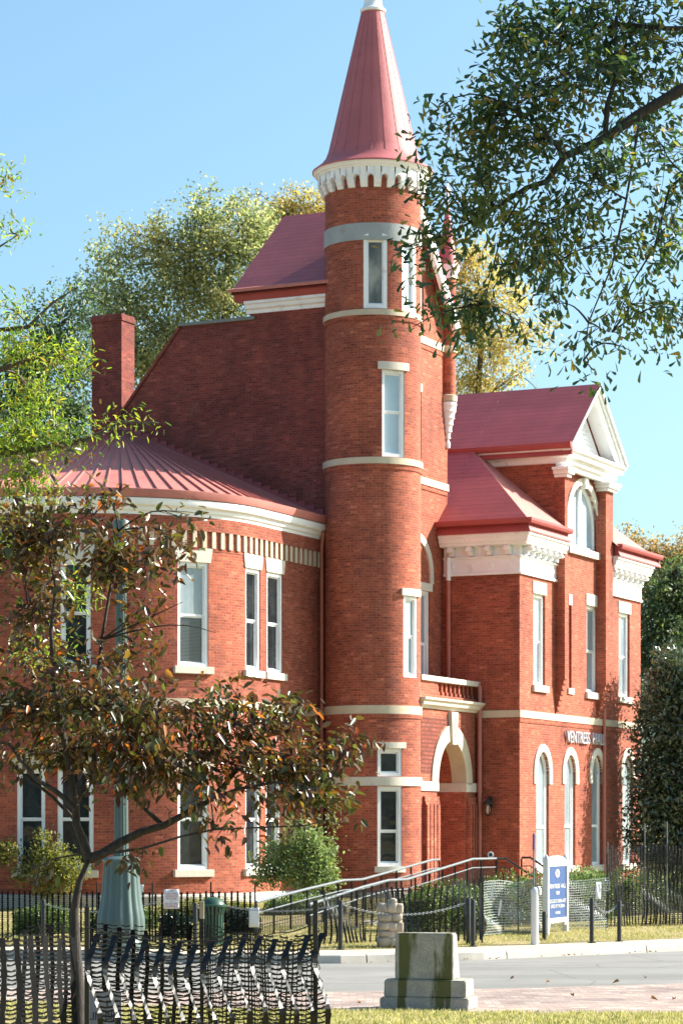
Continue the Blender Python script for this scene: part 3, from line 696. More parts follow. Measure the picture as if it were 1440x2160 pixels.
# conical standing seam roof
APX = (WALLA, cM + .05, 13.60); ev = []
for s in np.linspace(0, SL[-1], 121):
    a, c = WP(s); a2, c2 = WP(min(SL[-1], s + .02)); a1, c1 = WP(max(0, s - .02)); t = Vector((a2 - a1, c2 - c1)).normalized(); n = Vector((-t.y, t.x)); ev.append((a + n.x * .30, c + n.y * .30))
mb = MB(); ze = 10.70
def cone(e, f, dz=0): return tuple(Vector((e[0], e[1], ze)).lerp(Vector(APX), f) + Vector((0, 0, dz)))
for e0, e1 in zip(ev[:-1], ev[1:]):
    fs = [0, .03, .5, 1.0]
    for f0, f1 in zip(fs[:-1], fs[1:]):
        q = [cone(e0, f0), cone(e1, f0), cone(e1, f1), cone(e0, f1)]
        mb.face(q if f1 < 1 else q[:3])
o = part(mb, 'wing_roof', RED, smooth=20)
g = MB()
for i in range(2, len(ev) - 1, 2):
    w = .020; e = Vector(ev[i]); d = (Vector(ev[i + 1]) - e).normalized() * w
    e0, e1 = e - d, e + d
    A0, A1, B0, B1 = cone(e0, .035), cone(e1, .035), cone(e0, .965), cone(e1, .965); up = Vector((0, 0, .05))
    g.corners([A0, A1, B1, B0, *[tuple(Vector(p) + up) for p in (A0, A1, B1, B0)]])
g.build('seam', RED, o)
g = MB(); g.sweep([tuple(e) for e in ev], [(-.10, 10.60), (-.02, 10.585), (.02, 10.68), (.035, 10.78), (-.06, 10.80), (-.10, 10.74)]); g.build('gutter', RED, o, smooth=25)
g = MB()
for side in (0, -1):
    e = ev[side]
    for k in range(24):
        f = .01 + k / 24 * .98; p = Vector(cone(e, f)); hgt = .17
        g.box(WALLA - .03, WALLA + .02, p.y - .105, p.y + .105, p.z - .12, p.z + hgt)
    c8 = []
    P0, P1 = Vector(cone(e, 0)), Vector(APX)
    g.corners([(WALLA - .10, P0.y, P0.z - .02), (WALLA - .10, P1.y, P1.z - .02), (WALLA + .02, P1.y, P1.z - .02), (WALLA + .02, P0.y, P0.z - .02), (WALLA - .10, P0.y, P0.z + .10), (WALLA - .10, P1.y, P1.z + .10), (WALLA + .02, P1.y, P1.z + .10), (WALLA + .02, P0.y, P0.z + .10)])
g.build('step_flashing', GUTTER, o)
def pipe(pts, name='downpipe', r=.055, mat=REDPIPE):
    g = MB(); g.tube(pts, r, 10); o = part(g, name, mat, smooth=40)
    b = MB()
    for p, q in zip(pts[:-1], pts[1:]):
        p, q = Vector(p), Vector(q)
        if abs((q - p).normalized().z) > .9:
            k = max(1, int((p - q).length / 1.8))
            for i in range(k):
                m = p.lerp(q, (i + .5) / k); b.lathe([(r + .012, m.z - .025), (r + .012, m.z + .025)], (m.x, m.y), 10)
    if b.v: b.build('bracket', mat, o)
    return o
pipe([(WALLA - .30, CW - .22, 10.35), (WALLA - .16, CW - .10, 10.0), (WALLA - .16, CW - .10, .5)])
# ---------------------------------------------------------------- front wing: walls
CP = CR - .30; PVA0, PVA1 = on_c(1190.5, CP), on_c(1292, CP); PW0, PW1 = on_c(1196.5, CP), on_c(1277, CP); print('BAY', PVA0, PVA1, PW0, PW1)           # the projecting gabled bay
zBandR = (5.55, 5.75)
def cR(px): return on_c(px, CR)
mb = MB()
arch_specs = [(1130, 1152), (1190, 1208), (1247, 1264), (1312, 1329)]
arches = []
for (p0, p1) in arch_specs:
    a0, a1 = cR(p0), cR(p1 + 4.5); cx = (a0 + a1) / 2; r = (a1 - a0) / 2
    arches.append((cx, 1.33, zz(1650, cx, CR), r))
ups = []
for (p0, p1, y0, y1) in ((1124, 1149, 1241, 1440), (1236, 1261, 1275, 1460), (1304, 1327, 1290, 1472)):
    a0, a1 = cR(p0), cR(p1); cx = (a0 + a1) / 2; ups.append((cx, a1 - a0, 6.50, 9.12))
AZ = 1.0    # stilt of the arches above their springing
holes = [arch_pts(cx, z0, zs + .25, r, 20, r * 1.25) for (cx, z0, zs, r) in arches]
low_holes = holes
outer = [(AR, .3), (AE, .3), (AE, 9.9), (AR, 9.9)]
slitR = (cR(1199), cR(1204.5), 6.55, 9.0)
hup = [[(cx - w / 2, z0), (cx + w / 2, z0), (cx + w / 2, z1), (cx - w / 2, z1)] for (cx, w, z0, z1) in ups]
hs = [(slitR[0], slitR[2]), (slitR[1], slitR[2]), (slitR[1], slitR[3]), (slitR[0], slitR[3])]
mb.poly(outer, holes + hup + [hs], lambda a, z: (a, CR, z))
for h in holes + hup + [hs]:
    for i in range(len(h)):
        p, q = h[i], h[(i + 1) % len(h)]; mb.face([(p[0], CR, p[1]), (q[0], CR, q[1]), (q[0], CR + .24, q[1]), (p[0], CR + .24, p[1])])
# side wall of the wing
mb.face([(AR, CN + .02, .3), (AR, CR, .3), (AR, CR, 10.0), (AR, CN + .02, 10.0)])
mb.face([(AE, CR, .3), (AE, 4, .3), (AE, 4, 10.0), (AE, CR, 10.0)])
part(mb, 'front_wing_wall', BRICK)
g = MB(); g.face([(slitR[0], CR + .23, slitR[2]), (slitR[1], CR + .23, slitR[2]), (slitR[1], CR + .23, slitR[3]), (slitR[0], CR + .23, slitR[3])]); part(g, 'slit_recess', BRICK)
g = MB(); rect_loc(g, ((slitR[0] + slitR[1]) / 2, CR), T, NN, -.13, .13, -.05, .02, slitR[3], slitR[3] + .32); part(g, 'slit_cap', PALESTONE)
g = MB(); rect_loc(g, ((slitR[0] + slitR[1]) / 2, CR), T, NN, -.24, .24, -.05, .05, slitR[2] - .17, slitR[2]); part(g, 'slit_sill', PALESTONE)
for (cx, w, z0, z1) in ups:
    window((cx, CR), T, NN, w, z0, z1, .10, PALEGLASS, sill=(.12, .18, .09), lintel=(.06, .34, .03), meet=.48, fw=.085)
for (cx, z0, zs, r) in arches:          # round-headed windows, each with its stone arch and sill
    f = MB(); y = -.10
    def L(rr, rz): return [(cx - rr, z0)] + [(cx - rr * math.cos(math.pi * k / 20), zs + .25 + rz * math.sin(math.pi * k / 20)) for k in range(21)] + [(cx + rr, z0)]
    A, B = L(r - .085, r * 1.25 - .085), L(r, r * 1.25)
    for i in range(len(A) - 1):
        for yy in (y - .10, y + .03): f.face([(A[i][0], CR - yy, A[i][1]), (A[i + 1][0], CR - yy, A[i + 1][1]), (B[i + 1][0], CR - yy, B[i + 1][1]), (B[i][0], CR - yy, B[i][1])])
        f.face([(A[i][0], CR - y + .10, A[i][1]), (A[i + 1][0], CR - y + .10, A[i + 1][1]), (A[i + 1][0], CR - y - .03, A[i + 1][1]), (A[i][0], CR - y - .03, A[i][1])])
    zm = z0 + (zs - z0) * .47
    f.box(cx - r + .085, cx + r - .085, CR - y - .01, CR - y + .05, zm - .03, zm + .05); f.box(cx - r + .085, cx + r - .085, CR - y - .02, CR - y + .08, z0, z0 + .10)
    f.box(cx - r + .085, cx - r + .13, CR - y + .0, CR - y + .05, z0 + .10, zs + .25); f.box(cx + r - .13, cx + r - .085, CR - y + .0, CR - y + .05, z0 + .10, zs + .25)
    o = part(f, 'window', WHITE)
    g = MB(); g.poly([(p[0], p[1]) for p in L(r - .08, r * 1.25 - .08)], [], lambda a, z: (a, CR - y + .03, z)); g.build('pane', PALEGLASS, o)
    g = MB(); rect_loc(g, (cx, CR), T, NN, -r - .18, r + .18, -.15, .09, z0 - .18, z0 + .01); g.build('sill', PALESTONE, o, bevel=.01)
    arch_ring('stone_arch', cx, zs + .25, r - .0, r + .22, -.12, .04, PALESTONE, CR, o, stilt=.30, rz=r * .25)
# band round the wing
path = [(AE, CR), (AR, CR), (AR, CN)]
mb = MB(); mb.sweep(path, [(-.05, zBandR[0]), (.04, zBandR[0]), (.04, zBandR[1]), (-.05, zBandR[1])]); part(mb, 'stone_band', STONE)
mb = MB(); mb.sweep(path, [(-.05, 5.41), (.02, 5.41), (.03, 5.53), (-.05, 5.53)]); part(mb, 'brick_course', BRICK)
# white entablature: frieze, bracket course, crown (left of the bay, and right of it)
def entab(path):
    m1 = MB(); m1.sweep(path, [(-.05, 9.57), (.07, 9.57), (.08, 9.63), (.03, 9.66), (.03, 10.02), (.09, 10.05), (.10, 10.09), (.03, 10.10), (.03, 10.36), (.34, 10.38), (.36, 10.44), (.40, 10.48), (.42, 10.58), (.47, 10.62), (.47, 10.70), (-.05, 10.72)])
    o = part(m1, 'entablature', WHITE)
    br = MB(); ro = MB()
    for (p, q) in zip(path[:-1], path[1:]):
        p, q = Vector(p), Vector(q); d = (q - p).normalized(); n = Vector((-d.y, d.x)); L = (q - p).length; k = max(2, int(L / .46))
        for i in range(k):
            x = L * (i + .5) / k; c = p + d * x
            rect_loc(br, c, d, n, -.07, .07, .02, .17, 10.12, 10.34); rect_loc(br, c, d, n, -.07, .07, .17, .30, 10.22, 10.37)
            br.tube([tuple(c + n * .29 - d * .075) + (10.27,), tuple(c + n * .29 + d * .075) + (10.27,)], .05, 10)
            ro = MB(); ro.tube([tuple(c + n * .02) + (9.84,), tuple(c + n * .055) + (9.84,)], [.085, .05], 12); ro.build('rosette', WHITE, o)
    br.build('bracket_course', WHITE, o); return o
entab([(PVA0, CR), (AR, CR), (AR, CN - .05)]); entab([(AE, 2.0), (AE, CR), (PVA1 + .02, CR)][::-1][::-1] if False else [(AE, CR), (PVA1 + .02, CR)])
g = MB(); g.sweep([(AE, 3.0), (AE, CR)], [(-.05, 9.57), (.06, 9.57), (.06, 10.3), (.42, 10.5), (.42, 10.7), (-.05, 10.72)]); part(g, 'end_entablature', WHITE)
# roofs
RX, RZ = 9.42, 15.60; EA, EZ = 4.02, 11.0; EC = CR - .48
sl = (RZ - EZ) / (RX - EA)
DA, DZ = 7.0, EZ + (7.0 - EA) * sl; PC = CR - .62          # eave of the gabled bay and its pediment plane
cH = EC + (DA - EA)                                       # where the hip meets the bay roof
mb = MB()
side = [(EA, CN + .0, EZ), (EA, EC, EZ), (DA, cH, DZ), (DA, PC, DZ), (RX, PC, RZ), (RX, 6, RZ), (EA + .0, 6, EZ)]
def tri(pts): mb.face(pts)
tri([(EA, 6, EZ), (EA, EC, EZ), (DA, cH, DZ), (DA, 6, DZ)]); tri([(DA, 6, DZ), (DA, PC, DZ), (RX, PC, RZ), (RX, 6, RZ)])
EB = 2 * RX - EA; DB = 2 * RX - DA
tri([(EB, 6, EZ), (EB, EC, EZ), (DB, cH, DZ), (DB, 6, DZ)]); tri([(DB, 6, DZ), (DB, PC, DZ), (RX, PC, RZ), (RX, 6, RZ)])
part(mb, 'wing_shingle_roof', SHINGLE)
for (e, d) in ((EA, DA), (EB, DB)):
    mb = MB()
    mb.face([(e, EC, EZ), (PVA0 + .1 if e == EA else PVA1 - .1, EC, EZ), (PVA0 + .1 if e == EA else PVA1 - .1, cH + .1, EZ + (cH + .1 - EC) * sl), (d, cH, DZ)])
    part(mb, 'hip_roof', RED)
# red double gutter along the eaves
gp = [(-.12, 10.69), (.05, 10.69), (.05, 10.72), (-.04, 10.915), (.10, 10.93), (.13, 11.00), (.13, 11.07), (-.12, 11.08)]
for q_ in ([(PVA0 - .05, EC + .02), (EA + .02, EC + .02), (EA + .02, CN)], [(AE + .5, EC + .02), (PVA1 + .05, EC + .02)], [(AE + .48, 3.0), (AE + .48, EC)]):
    mb = MB(); mb.sweep(q_, gp); part(mb, 'gutter', GUTTER)
mb = MB(); mb.sweep([(DA, PC), (DA, 6)], [(-.1, DZ - .34), (.03, DZ - .34), (-.04, DZ - .16), (.09, DZ - .14), (.12, DZ - .06), (.12, DZ + .02), (-.1, DZ + .03)]); part(mb, 'gutter', GUTTER)
# gabled bay: wall, pilasters, half-round window, pediment
zA0, zA1, zC = 6.05, 12.75, 13.05
lc = (on_c(1196, CR) + on_c(1260, CR)) / 2 ; lr = (on_c(1260, CR) - on_c(1196, CR)) / 2
zl0, zls = zz(1160, lc, CR), zz(1118, lc, CR)
lz = zz(1024, lc, CR) - zls
mb = MB(); hole = arch_pts(lc, zl0, zls, lr, 28, lz)
up2 = [[(cx - w / 2, z0), (cx + w / 2, z0), (cx + w / 2, z1), (cx - w / 2, z1)] for (cx, w, z0, z1) in ups[1:2]]
sa0, sa1 = slitR[0], slitR[1]
mb.poly([(PVA0, 9.9), (PVA1, 9.9), (PVA1, zC + .3), (PVA0, zC + .3)], [hole], lambda a, z: (a, CR, z))
for i in range(len(hole)):
    p, q = hole[i], hole[(i + 1) % len(hole)]; mb.face([(p[0], CR, p[1]), (q[0], CR, q[1]), (q[0], CR + .25, q[1]), (p[0], CR + .25, p[1])])
for a in (PVA0, PVA1): mb.face([(a, CR, 9.9), (a, 3.0, 9.9), (a, 3.0, zC + .35), (a, CR, zC + .35)])
part(mb, 'bay_wall', BRICK)
pil = [(PVA0, PW0, CR - .02), (PW1, PVA1, CR - .02)]
for i, (a0, a1, c) in enumerate(pil):
    g = MB(); g.box(a0, a1, CP, CR + .02, 6.75, zA1 + .05)
    for k in range(7): g.box(a0 + .002, a1 - .002, CP + (k + 1) * .038, CR + .02, 6.75 - .15 * (k + 1), 6.75 - .15 * k)
    o = part(g, 'pilaster', BRICK)
    g = MB(); g.box(a0 - .05, a1 + .05, CR - .40, CR + .02, zA1 - .15, zA1 - .06); g.box(a0 - .14, a1 + .14, CR - .47, CR + .02, zA1 - .06, zA1 + .05); g.box(a0 - .24, a1 + .24, CR - .50, CR + .02, zA1 + .05, zA1 + .13); g.build('capital', WHITE, o, bevel=.015)
# half-round window
f = MB(); y = -.12
def LL(d): return [(lc - lr + d, zl0)] + [(lc - (lr - d) * math.cos(math.pi * k / 28), zls + (lz - d) * math.sin(math.pi * k / 28)) for k in range(29)] + [(lc + lr - d, zl0)]
A, B = LL(.10), LL(0)
for i in range(len(A) - 1):
    for yy in (y - .10, y + .03): f.face([(A[i][0], CR - yy, A[i][1]), (A[i + 1][0], CR - yy, A[i + 1][1]), (B[i + 1][0], CR - yy, B[i + 1][1]), (B[i][0], CR - yy, B[i][1])])
    f.face([(A[i][0], CR - y + .10, A[i][1]), (A[i + 1][0], CR - y + .10, A[i + 1][1]), (A[i + 1][0], CR - y - .03, A[i + 1][1]), (A[i][0], CR - y - .03, A[i][1])])
f.box(lc - .09, lc + .09, CR - y - .03, CR - y + .10, zl0 + .1, zls + lz - .08); f.box(lc - lr + .09, lc + lr - .09, CR - y - .02, CR - y + .10, zl0, zl0 + .12)
o = part(f, 'lunette_window', WHITE)
g = MB(); g.poly(LL(.09), [], lambda a, z: (a, CR - y + .05, z)); g.build('pane', BLINDGLASS, o)
g = MB(); g.box(lc - lr - .1, lc + lr + .12, CR - .12, CR + .1, zl0 - .20, zl0 + .01); g.build('sill', PALESTONE, o)
arch_ring('stone_arch', lc, zls, lr, lr + .20, -.10, .05, PALESTONE, CR, o, stilt=.5, rz=lz - lr)
g = MB(); g.corners([(lc - .09, CR - .14, zls + lz - .10), (lc + .09, CR - .14, zls + lz - .10), (lc + .09, CR + .02, zls + lz - .10), (lc - .09, CR + .02, zls + lz - .10), (lc - .14, CR - .14, zA1 + .1), (lc + .14, CR - .14, zA1 + .1), (lc + .14, CR + .02, zA1 + .1), (lc - .14, CR + .02, zA1 + .1)]); g.build('keystone', WHITE, o)
# bay entablature and pediment
cor = [(-.05, zA1 + .12), (.10, zA1 + .12), (.11, zA1 + .24), (.20, zA1 + .28), (.22, zA1 + .40), (.34, zA1 + .44), (.36, zA1 + .56), (.44, zA1 + .60), (.44, zA1 + .68), (-.05, zA1 + .70)]
mb = MB(); mb.sweep([(DB - .44, 1.0), (DB - .44, CR - .16), (DA + .44, CR - .16), (DA + .44, 1.0)], cor); o = part(mb, 'pediment', WHITE)
zp = zA1 + .70
pa0, pa1 = DA + .02, DB - .02
apx = (RX, RZ - .03); zr = DZ - .03; slp = (apx[1] - zp) / (RX - pa0)
for (p, q) in (((pa0, zr), apx), ((pa1, zr), apx)):
    p, q = Vector(p), Vector(q); g = MB()
    g.corners([(p.x, PC + .25, p.y - .06), (q.x, PC + .25, q.y - .06), (q.x, CR + .1, q.y - .06), (p.x, CR + .1, p.y - .06), (p.x, PC + .25, p.y - .10), (q.x, PC + .25, q.y - .10), (q.x, CR + .1, q.y - .10), (p.x, CR + .1, p.y - .10)])
    for (c0, c1, d0, d1) in ((PC - .02, PC + .30, 0.0, .10), (PC + .05, PC + .28, .10, .22), (PC + .12, PC + .26, .22, .34)):
        g.corners([(p.x, c0, p.y - d0 + .02), (q.x, c0, q.y - d0 + .02), (q.x, c1, q.y - d0 + .02), (p.x, c1, p.y - d0 + .02), (p.x, c0, p.y - d1 + .02), (q.x, c0, q.y - d1 + .02), (q.x, c1, q.y - d1 + .02), (p.x, c1, p.y - d1 + .02)])
    g.build('rake_moulding', WHITE, o)
g = MB(); g.poly([(pa0 + .3, zp), (pa1 - .3, zp), (RX, RZ - .35)], [], lambda a, z: (a, CR + .08, z))
k = 0; z = zp
g.build('tympanum', WHITE, o)
g = MB()
for k in range(14):      # fish-scale shingles in the pediment
    z0 = zp + .06 + k * .14; hw = (RZ - .5 - z0) / slp - .15
    if hw <= 0.1: break
    n = int(2 * hw / .16)
    for i in range(n):
        a = RX - hw + (i + .5 + .5 * (k % 2)) * .16
        if abs(a - RX) < hw: g.corners([(a - .072, CR + .03, z0), (a + .072, CR + .03, z0), (a + .072, CR + .075, z0), (a - .072, CR + .075, z0), (a - .07, CR + .065, z0 + .13), (a + .07, CR + .065, z0 + .13), (a + .07, CR + .078, z0 + .13), (a - .07, CR + .078, z0 + .13)])
g.build('scale_shingles', WHITE, o)
# rain pipes beside the wing, and the shadowed joint pipe on the front
pipe([(AR - .10, CN - .22, 10.1), (AR - .10, CN - .22, 9.45)], 'downpipe_head', .07, WHITE)
pE = on_a(1011, AR - .12)
pipe([(AR - .10, CN - .22, 9.45), (AR - .10, CN - .22, 6.58), (AR - .10, CN - .30, 6.52), (AR - .12, pE + .15, 6.52), (AR - .12, pE + .03, 6.48), (AR - .12, pE, 6.38), (AR - .12, pE, .6)], r=.065)
pipe([(PVA1 - .16, CR - .07, 6.9), (PVA1 - .16, CR - .07, .6)], r=.055)
# lettering over the arched windows
for word, w0, w1 in (('VENTRESS', 1190, 1238), ('HALL', 1244, 1271)):
    aL0, aL1 = on_c(w0, CR), on_c(w1, CR); zL = zz(1569, (on_c(1190, CR) + on_c(1271, CR)) / 2, CR)
    lt = text_mesh(word, .50, LETTER, HALL, 'lettering', ((aL0 + aL1) / 2, CR - .06, zL), (math.radians(90), 0, 0), .03)
    bw = max(v.co.x for v in lt.data.vertices) - min(v.co.x for v in lt.data.vertices); lt.scale = ((aL1 - aL0) / bw, 1, 1)

# ---------------------------------------------------------------- entrance porch with arch and balcony
CPF = -1.15; p0 = .50; p1 = AR - .02
ai0, ai1 = on_c(921, CPF), on_c(980.5, CPF); aC, rI = (ai0 + ai1) / 2, (ai1 - ai0) / 2
zsp = 3.68; zI = zz(1562, aC, CPF) - zsp; rO = (on_c(994, CPF) - on_c(906, CPF)) / 2; aO = (on_c(994, CPF) + on_c(906, CPF)) / 2
DP = .42
hole = arch_pts(aC, .3, zsp, rI, 28, zI)
mb = MB()
DPB = CN - CPF - .012
mb.poly([(p0, .3), (ai0 - .0, .3)] + hole[1:-1] + [(ai1, .3), (p1, .3), (p1, 5.72), (p0, 5.72)], [], lambda a, z: (a, CPF, z))
mb.poly([(p0, .3), (ai0 - .0, .3)] + hole[1:-1] + [(ai1, .3), (p1, .3), (p1, 5.72), (p0, 5.72)], [], lambda a, z: (a, CPF + DPB, z))
for i in range(len(hole) - 1):
    p, q = hole[i], hole[i + 1]; mb.face([(p[0], CPF, p[1]), (q[0], CPF, q[1]), (q[0], CPF + DPB, q[1]), (p[0], CPF + DPB, p[1])])
part(mb, 'porch_wall', BRICK)
o = arch_ring('entrance_arch', aC, zsp, rI - .015, rI + .42, -DP + .02, .05, STONE, CPF, stilt=.02, rz=zI - rI)
g = MB(); zt, zbk = zsp + zI - .12, zsp + zI + .78
g.corners([(aC - .13, CPF - .12, zt), (aC + .13, CPF - .12, zt), (aC + .13, CPF + .02, zt), (aC - .13, CPF + .02, zt), (aC - .23, CPF - .12, zbk), (aC + .23, CPF - .12, zbk), (aC + .23, CPF + .02, zbk), (aC - .23, CPF + .02, zbk)])
for dx in (-.06, 0, .06): g.box(aC + dx - .012, aC + dx + .012, CPF - .135, CPF - .11, zt + .2, zbk - .15)
g.build('keystone', PALESTONE, o, bevel=.01)
g = MB(); g.box(p0, ai0 + .03, CPF - .05, CPF + DP - .02, 3.45, 3.70); g.build('impost', PALESTONE, o); g = MB(); g.box(ai1 - .03, p1 - .06, CPF - .05, CN - .03, 3.45, 3.70); g.build('impost', PALESTONE, o)
for (s0, s1, off) in ((ai0 - .98, ai0 - .02, 0), (ai1 + .05, ai1 + .60, 0)):
    g = MB(); k = 4 if s1 - s0 > .7 else 3; wv = (s1 - s0) / k
    for i in range(k): g.box(s0 + wv * i + .035, s0 + wv * (i + 1) - .035, CPF - .13, CPF + .02, .3, 3.08)
    g.box(s0 + .02, s1, CPF - .10, CPF + .02, 3.08, 3.16); g.box(s0 + .02, s1 + .03, CPF - .07, CPF + .02, 3.16, 3.30)
    part(g, 'brick_shafts', BRICK)
pl = [(on_c(888, CPF), zz(1631, 1, CPF)), (aC - rI - .48, zz(1631, 1, CPF))]
for k in range(6, 13):
    t = math.pi * k / 28; r = rI + .46; pl.append((aC - r * math.cos(t), zsp + (zI + .46) * math.sin(t)))
pl += [(pl[-1][0], zz(1513, 1, CPF)), (on_c(888, CPF), zz(1513, 1, CPF))]
g = MB(); g.poly(pl, [], lambda a, z: (a, CPF - .012, z)); part(g, 'terracotta_panel', PANEL)
# porch ceiling and inner floor
g = MB(); g.box(p0, p1, CPF + .02, CN, 5.60, 5.70); part(g, 'porch_ceiling', WHITE)
g = MB(); g.box(p0 - .3, AR - .01, CPF - .35, CN - .01, .2, .745); part(g, 'porch_floor', PALESTONE)
# balcony: cornice slab, balusters, top rail
mb = MB(); mb.sweep([(p1 - .01, CPF), (p0 + .05, CPF), (p0 + .05, CPF + .5)], [(-.05, 5.68), (.06, 5.68), (.10, 5.74), (.16, 5.77), (.20, 5.86), (.26, 5.90), (.28, 5.96), (-.05, 5.99)]); bal = part(mb, 'balcony', PALESTONE)
g = MB(); g.box(p0 - .1, p1, CPF - .12, CPF + .28, 6.42, 6.56); g.build('top_rail', PALESTONE, bal, bevel=.01)
x = p0 + 1.25
g = MB(); g.box(p0 - .1, x - .12, CPF - .04, CPF + .22, 5.97, 6.43); g.box(x - .12, p1, CPF - .05, CPF + .23, 5.97, 6.06); g.build('parapet', BRICK, bal)
while x < p1 - .1:
    g = MB(); g.box(x - .07, x + .07, CPF - .02, CPF + .20, 6.06, 6.16); g.box(x - .05, x + .05, CPF + .01, CPF + .17, 6.16, 6.43); g.build('baluster', BRICK, bal); x += .30
# wall lantern
cl = on_a(1030, AR - .15); zl = zz(1706, AR, cl)
g = MB(); g.box(AR - .06, AR + .01, cl - .05, cl + .05, zl + .05, zl + .35); g.tube([(AR - .03, cl, zl + .25), (AR - .14, cl, zl + .34), (AR - .20, cl, zl + .24)], .018, 6); g.lathe([(.02, zl + .28), (.15, zl + .17), (.16, zl + .14), (.11, zl + .13)], (AR - .20, cl), 8); g.lathe([(.09, zl - .16), (.05, zl - .20), (.0, zl - .21)], (AR - .20, cl), 8)
for k in range(4): th = math.pi / 4 + k * math.pi / 2; g.tube([(AR - .20 + .10 * math.cos(th), cl + .10 * math.sin(th), zl + .14), (AR - .20 + .08 * math.cos(th), cl + .08 * math.sin(th), zl - .17)], .012, 4)
o = part(g, 'wall_lantern', BRASS); g = MB(); g.lathe([(.03, zl - .15), (.06, zl - .08), (.06, zl + .06), (.03, zl + .12)], (AR - .20, cl), 10); g.build('lamp_glass', LAMPGLASS, o, smooth=40)
# foundation course of the tower and front
g = MB(); g.lathe([(R - .02, .2), (R + .06, .2), (R + .06, .72), (R - .02, .76)], n=60); part(g, 'plinth_course', CONC)
# ------------------------------------------------------------------ street furniture
def at(px, py, Y): return Vector(PX(px, py, Y))
def gnd(px, Y): x = (px - 720) / F_PX * Y; return Vector((x, Y, G(x, Y)))

# granite monument base: three blocks
MOSS = None
def granite():
    m, nt, b = nodes_of('granite')
    ob = coord(nt); n = noise(nt, ob, 55, 4, 0.8); n1 = noise(nt, ob, 4, 6, 0.7)
    c = ramp(nt, n, [(0.30, (0.26, 0.25, 0.22)), (0.70, (0.46, 0.445, 0.40))])
    c = mix(nt, 1.0, c, ramp(nt, n1, [(0.3, (0.75, 0.75, 0.74)), (0.7, (1.15, 1.14, 1.1))]), 'MULTIPLY')
    sp = N(nt, 'ShaderNodeSeparateXYZ'); nt.links.new(ob, sp.inputs[0])
    mp = N(nt, 'ShaderNodeMapping'); nt.links.new(ob, mp.inputs[0]); mp.inputs['Scale'].default_value = (4.0, 1.0, 0.8)
    st = noise(nt, mp.outputs[0], 1.6, 4, 0.6)
    ab = N(nt, 'ShaderNodeMath', operation='ABSOLUTE'); nt.links.new(sp.outputs[0], ab.inputs[0])
    mn_ = N(nt, 'ShaderNodeMath', operation='MINIMUM'); nt.links.new(ab.outputs[0], mn_.inputs[0]); mn_.inputs[1].default_value = 0.27
    ma = N(nt, 'ShaderNodeMath', operation='MULTIPLY_ADD'); nt.links.new(mn_.outputs[0], ma.inputs[0]); ma.inputs[1].default_value = 1.25; nt.links.new(st, ma.inputs[2])
    fy = N(nt, 'ShaderNodeMath', operation='LESS_THAN'); nt.links.new(sp.outputs[1], fy.inputs[0]); fy.inputs[1].default_value = -0.18
    fx = N(nt, 'ShaderNodeMath', operation='LESS_THAN'); nt.links.new(ab.outputs[0], fx.inputs[0]); fx.inputs[1].default_value = 0.36
    fm = N(nt, 'ShaderNodeMath', operation='MULTIPLY'); nt.links.new(fy.outputs[0], fm.inputs[0]); nt.links.new(fx.outputs[0], fm.inputs[1])
    fq = N(nt, 'ShaderNodeMath', operation='MULTIPLY_ADD'); nt.links.new(fm.outputs[0], fq.inputs[0]); fq.inputs[1].default_value = 0.30; nt.links.new(ma.outputs[0], fq.inputs[2])
    ma = N(nt, 'ShaderNodeMath', operation='SUBTRACT'); nt.links.new(fq.outputs[0], ma.inputs[0]); ma.inputs[1].default_value = 0.27
    f = ramp(nt, ma.outputs[0], [(0.72, (0, 0, 0)), (0.84, (0.9, 0.9, 0.9))])
    c = mix(nt, f, c, (0.085, 0.090, 0.018))
    low = noise(nt, ob, 7, 6, 0.75); f2 = ramp(nt, low, [(0.56, (0, 0, 0)), (0.75, (0.5, 0.5, 0.5))]); c = mix(nt, f2, c, (0.09, 0.085, 0.06))
    nt.links.new(c, b.inputs['Base Color']); b.inputs['Roughness'].default_value = 0.85; b.inputs['Specular IOR Level'].default_value = 0.2
    bump(nt, b, n, 0.5, 0.01); return m
GRANITE = granite()
def block(name, x0, x1, y0, y1, z0, z1, parent, top=None, rough=0.01, seed=1, cuts=10):
    bm = bmesh.new(); bmesh.ops.create_cube(bm, size=1)
    for v in bm.verts:
        hi = v.co.z > 0; X0, X1, Y0, Y1 = (x0, x1, y0, y1) if not (hi and top) else top
        v.co = Vector((X0 if v.co.x < 0 else X1, Y0 if v.co.y < 0 else Y1, z1 if hi else z0))
    bmesh.ops.bevel(bm, geom=bm.edges[:], offset=0.014, segments=2, affect='EDGES')
    bmesh.ops.subdivide_edges(bm, edges=[e for e in bm.edges if e.calc_length() > .1], cuts=cuts, use_grid_fill=True)
    rn = np.random.default_rng(seed)
    from mathutils import noise as mn
    for v in bm.verts: v.co += mn.noise_vector(v.co * 9 + Vector((seed, 0, 0))) * rough + mn.noise_vector(v.co * 28) * rough * .45
    me = bpy.data.meshes.new(name); bm.to_mesh(me); bm.free(); me.materials.append(GRANITE)
    o = bpy.data.objects.new(name, me); COL.objects.link(o); o.parent = parent; return o
mon = thing('monument_base', (1.17, 34.95, G(1.17, 34.95)), math.radians(-14), 'mossy grey granite monument base of three stacked blocks by the brick road edge', 'monument')
block('plinth_slab', -.60, .60, -.33, .33, 0, .165, mon, rough=.008, seed=3)
block('middle_slab', -.55, .56, -.29, .27, .165, .40, mon, rough=.008, seed=5)
block('stone_block', -.415, .375, -.23, .24, .40, 1.02, mon, top=(-.415, .375, -.23, .02), rough=.005, seed=8)

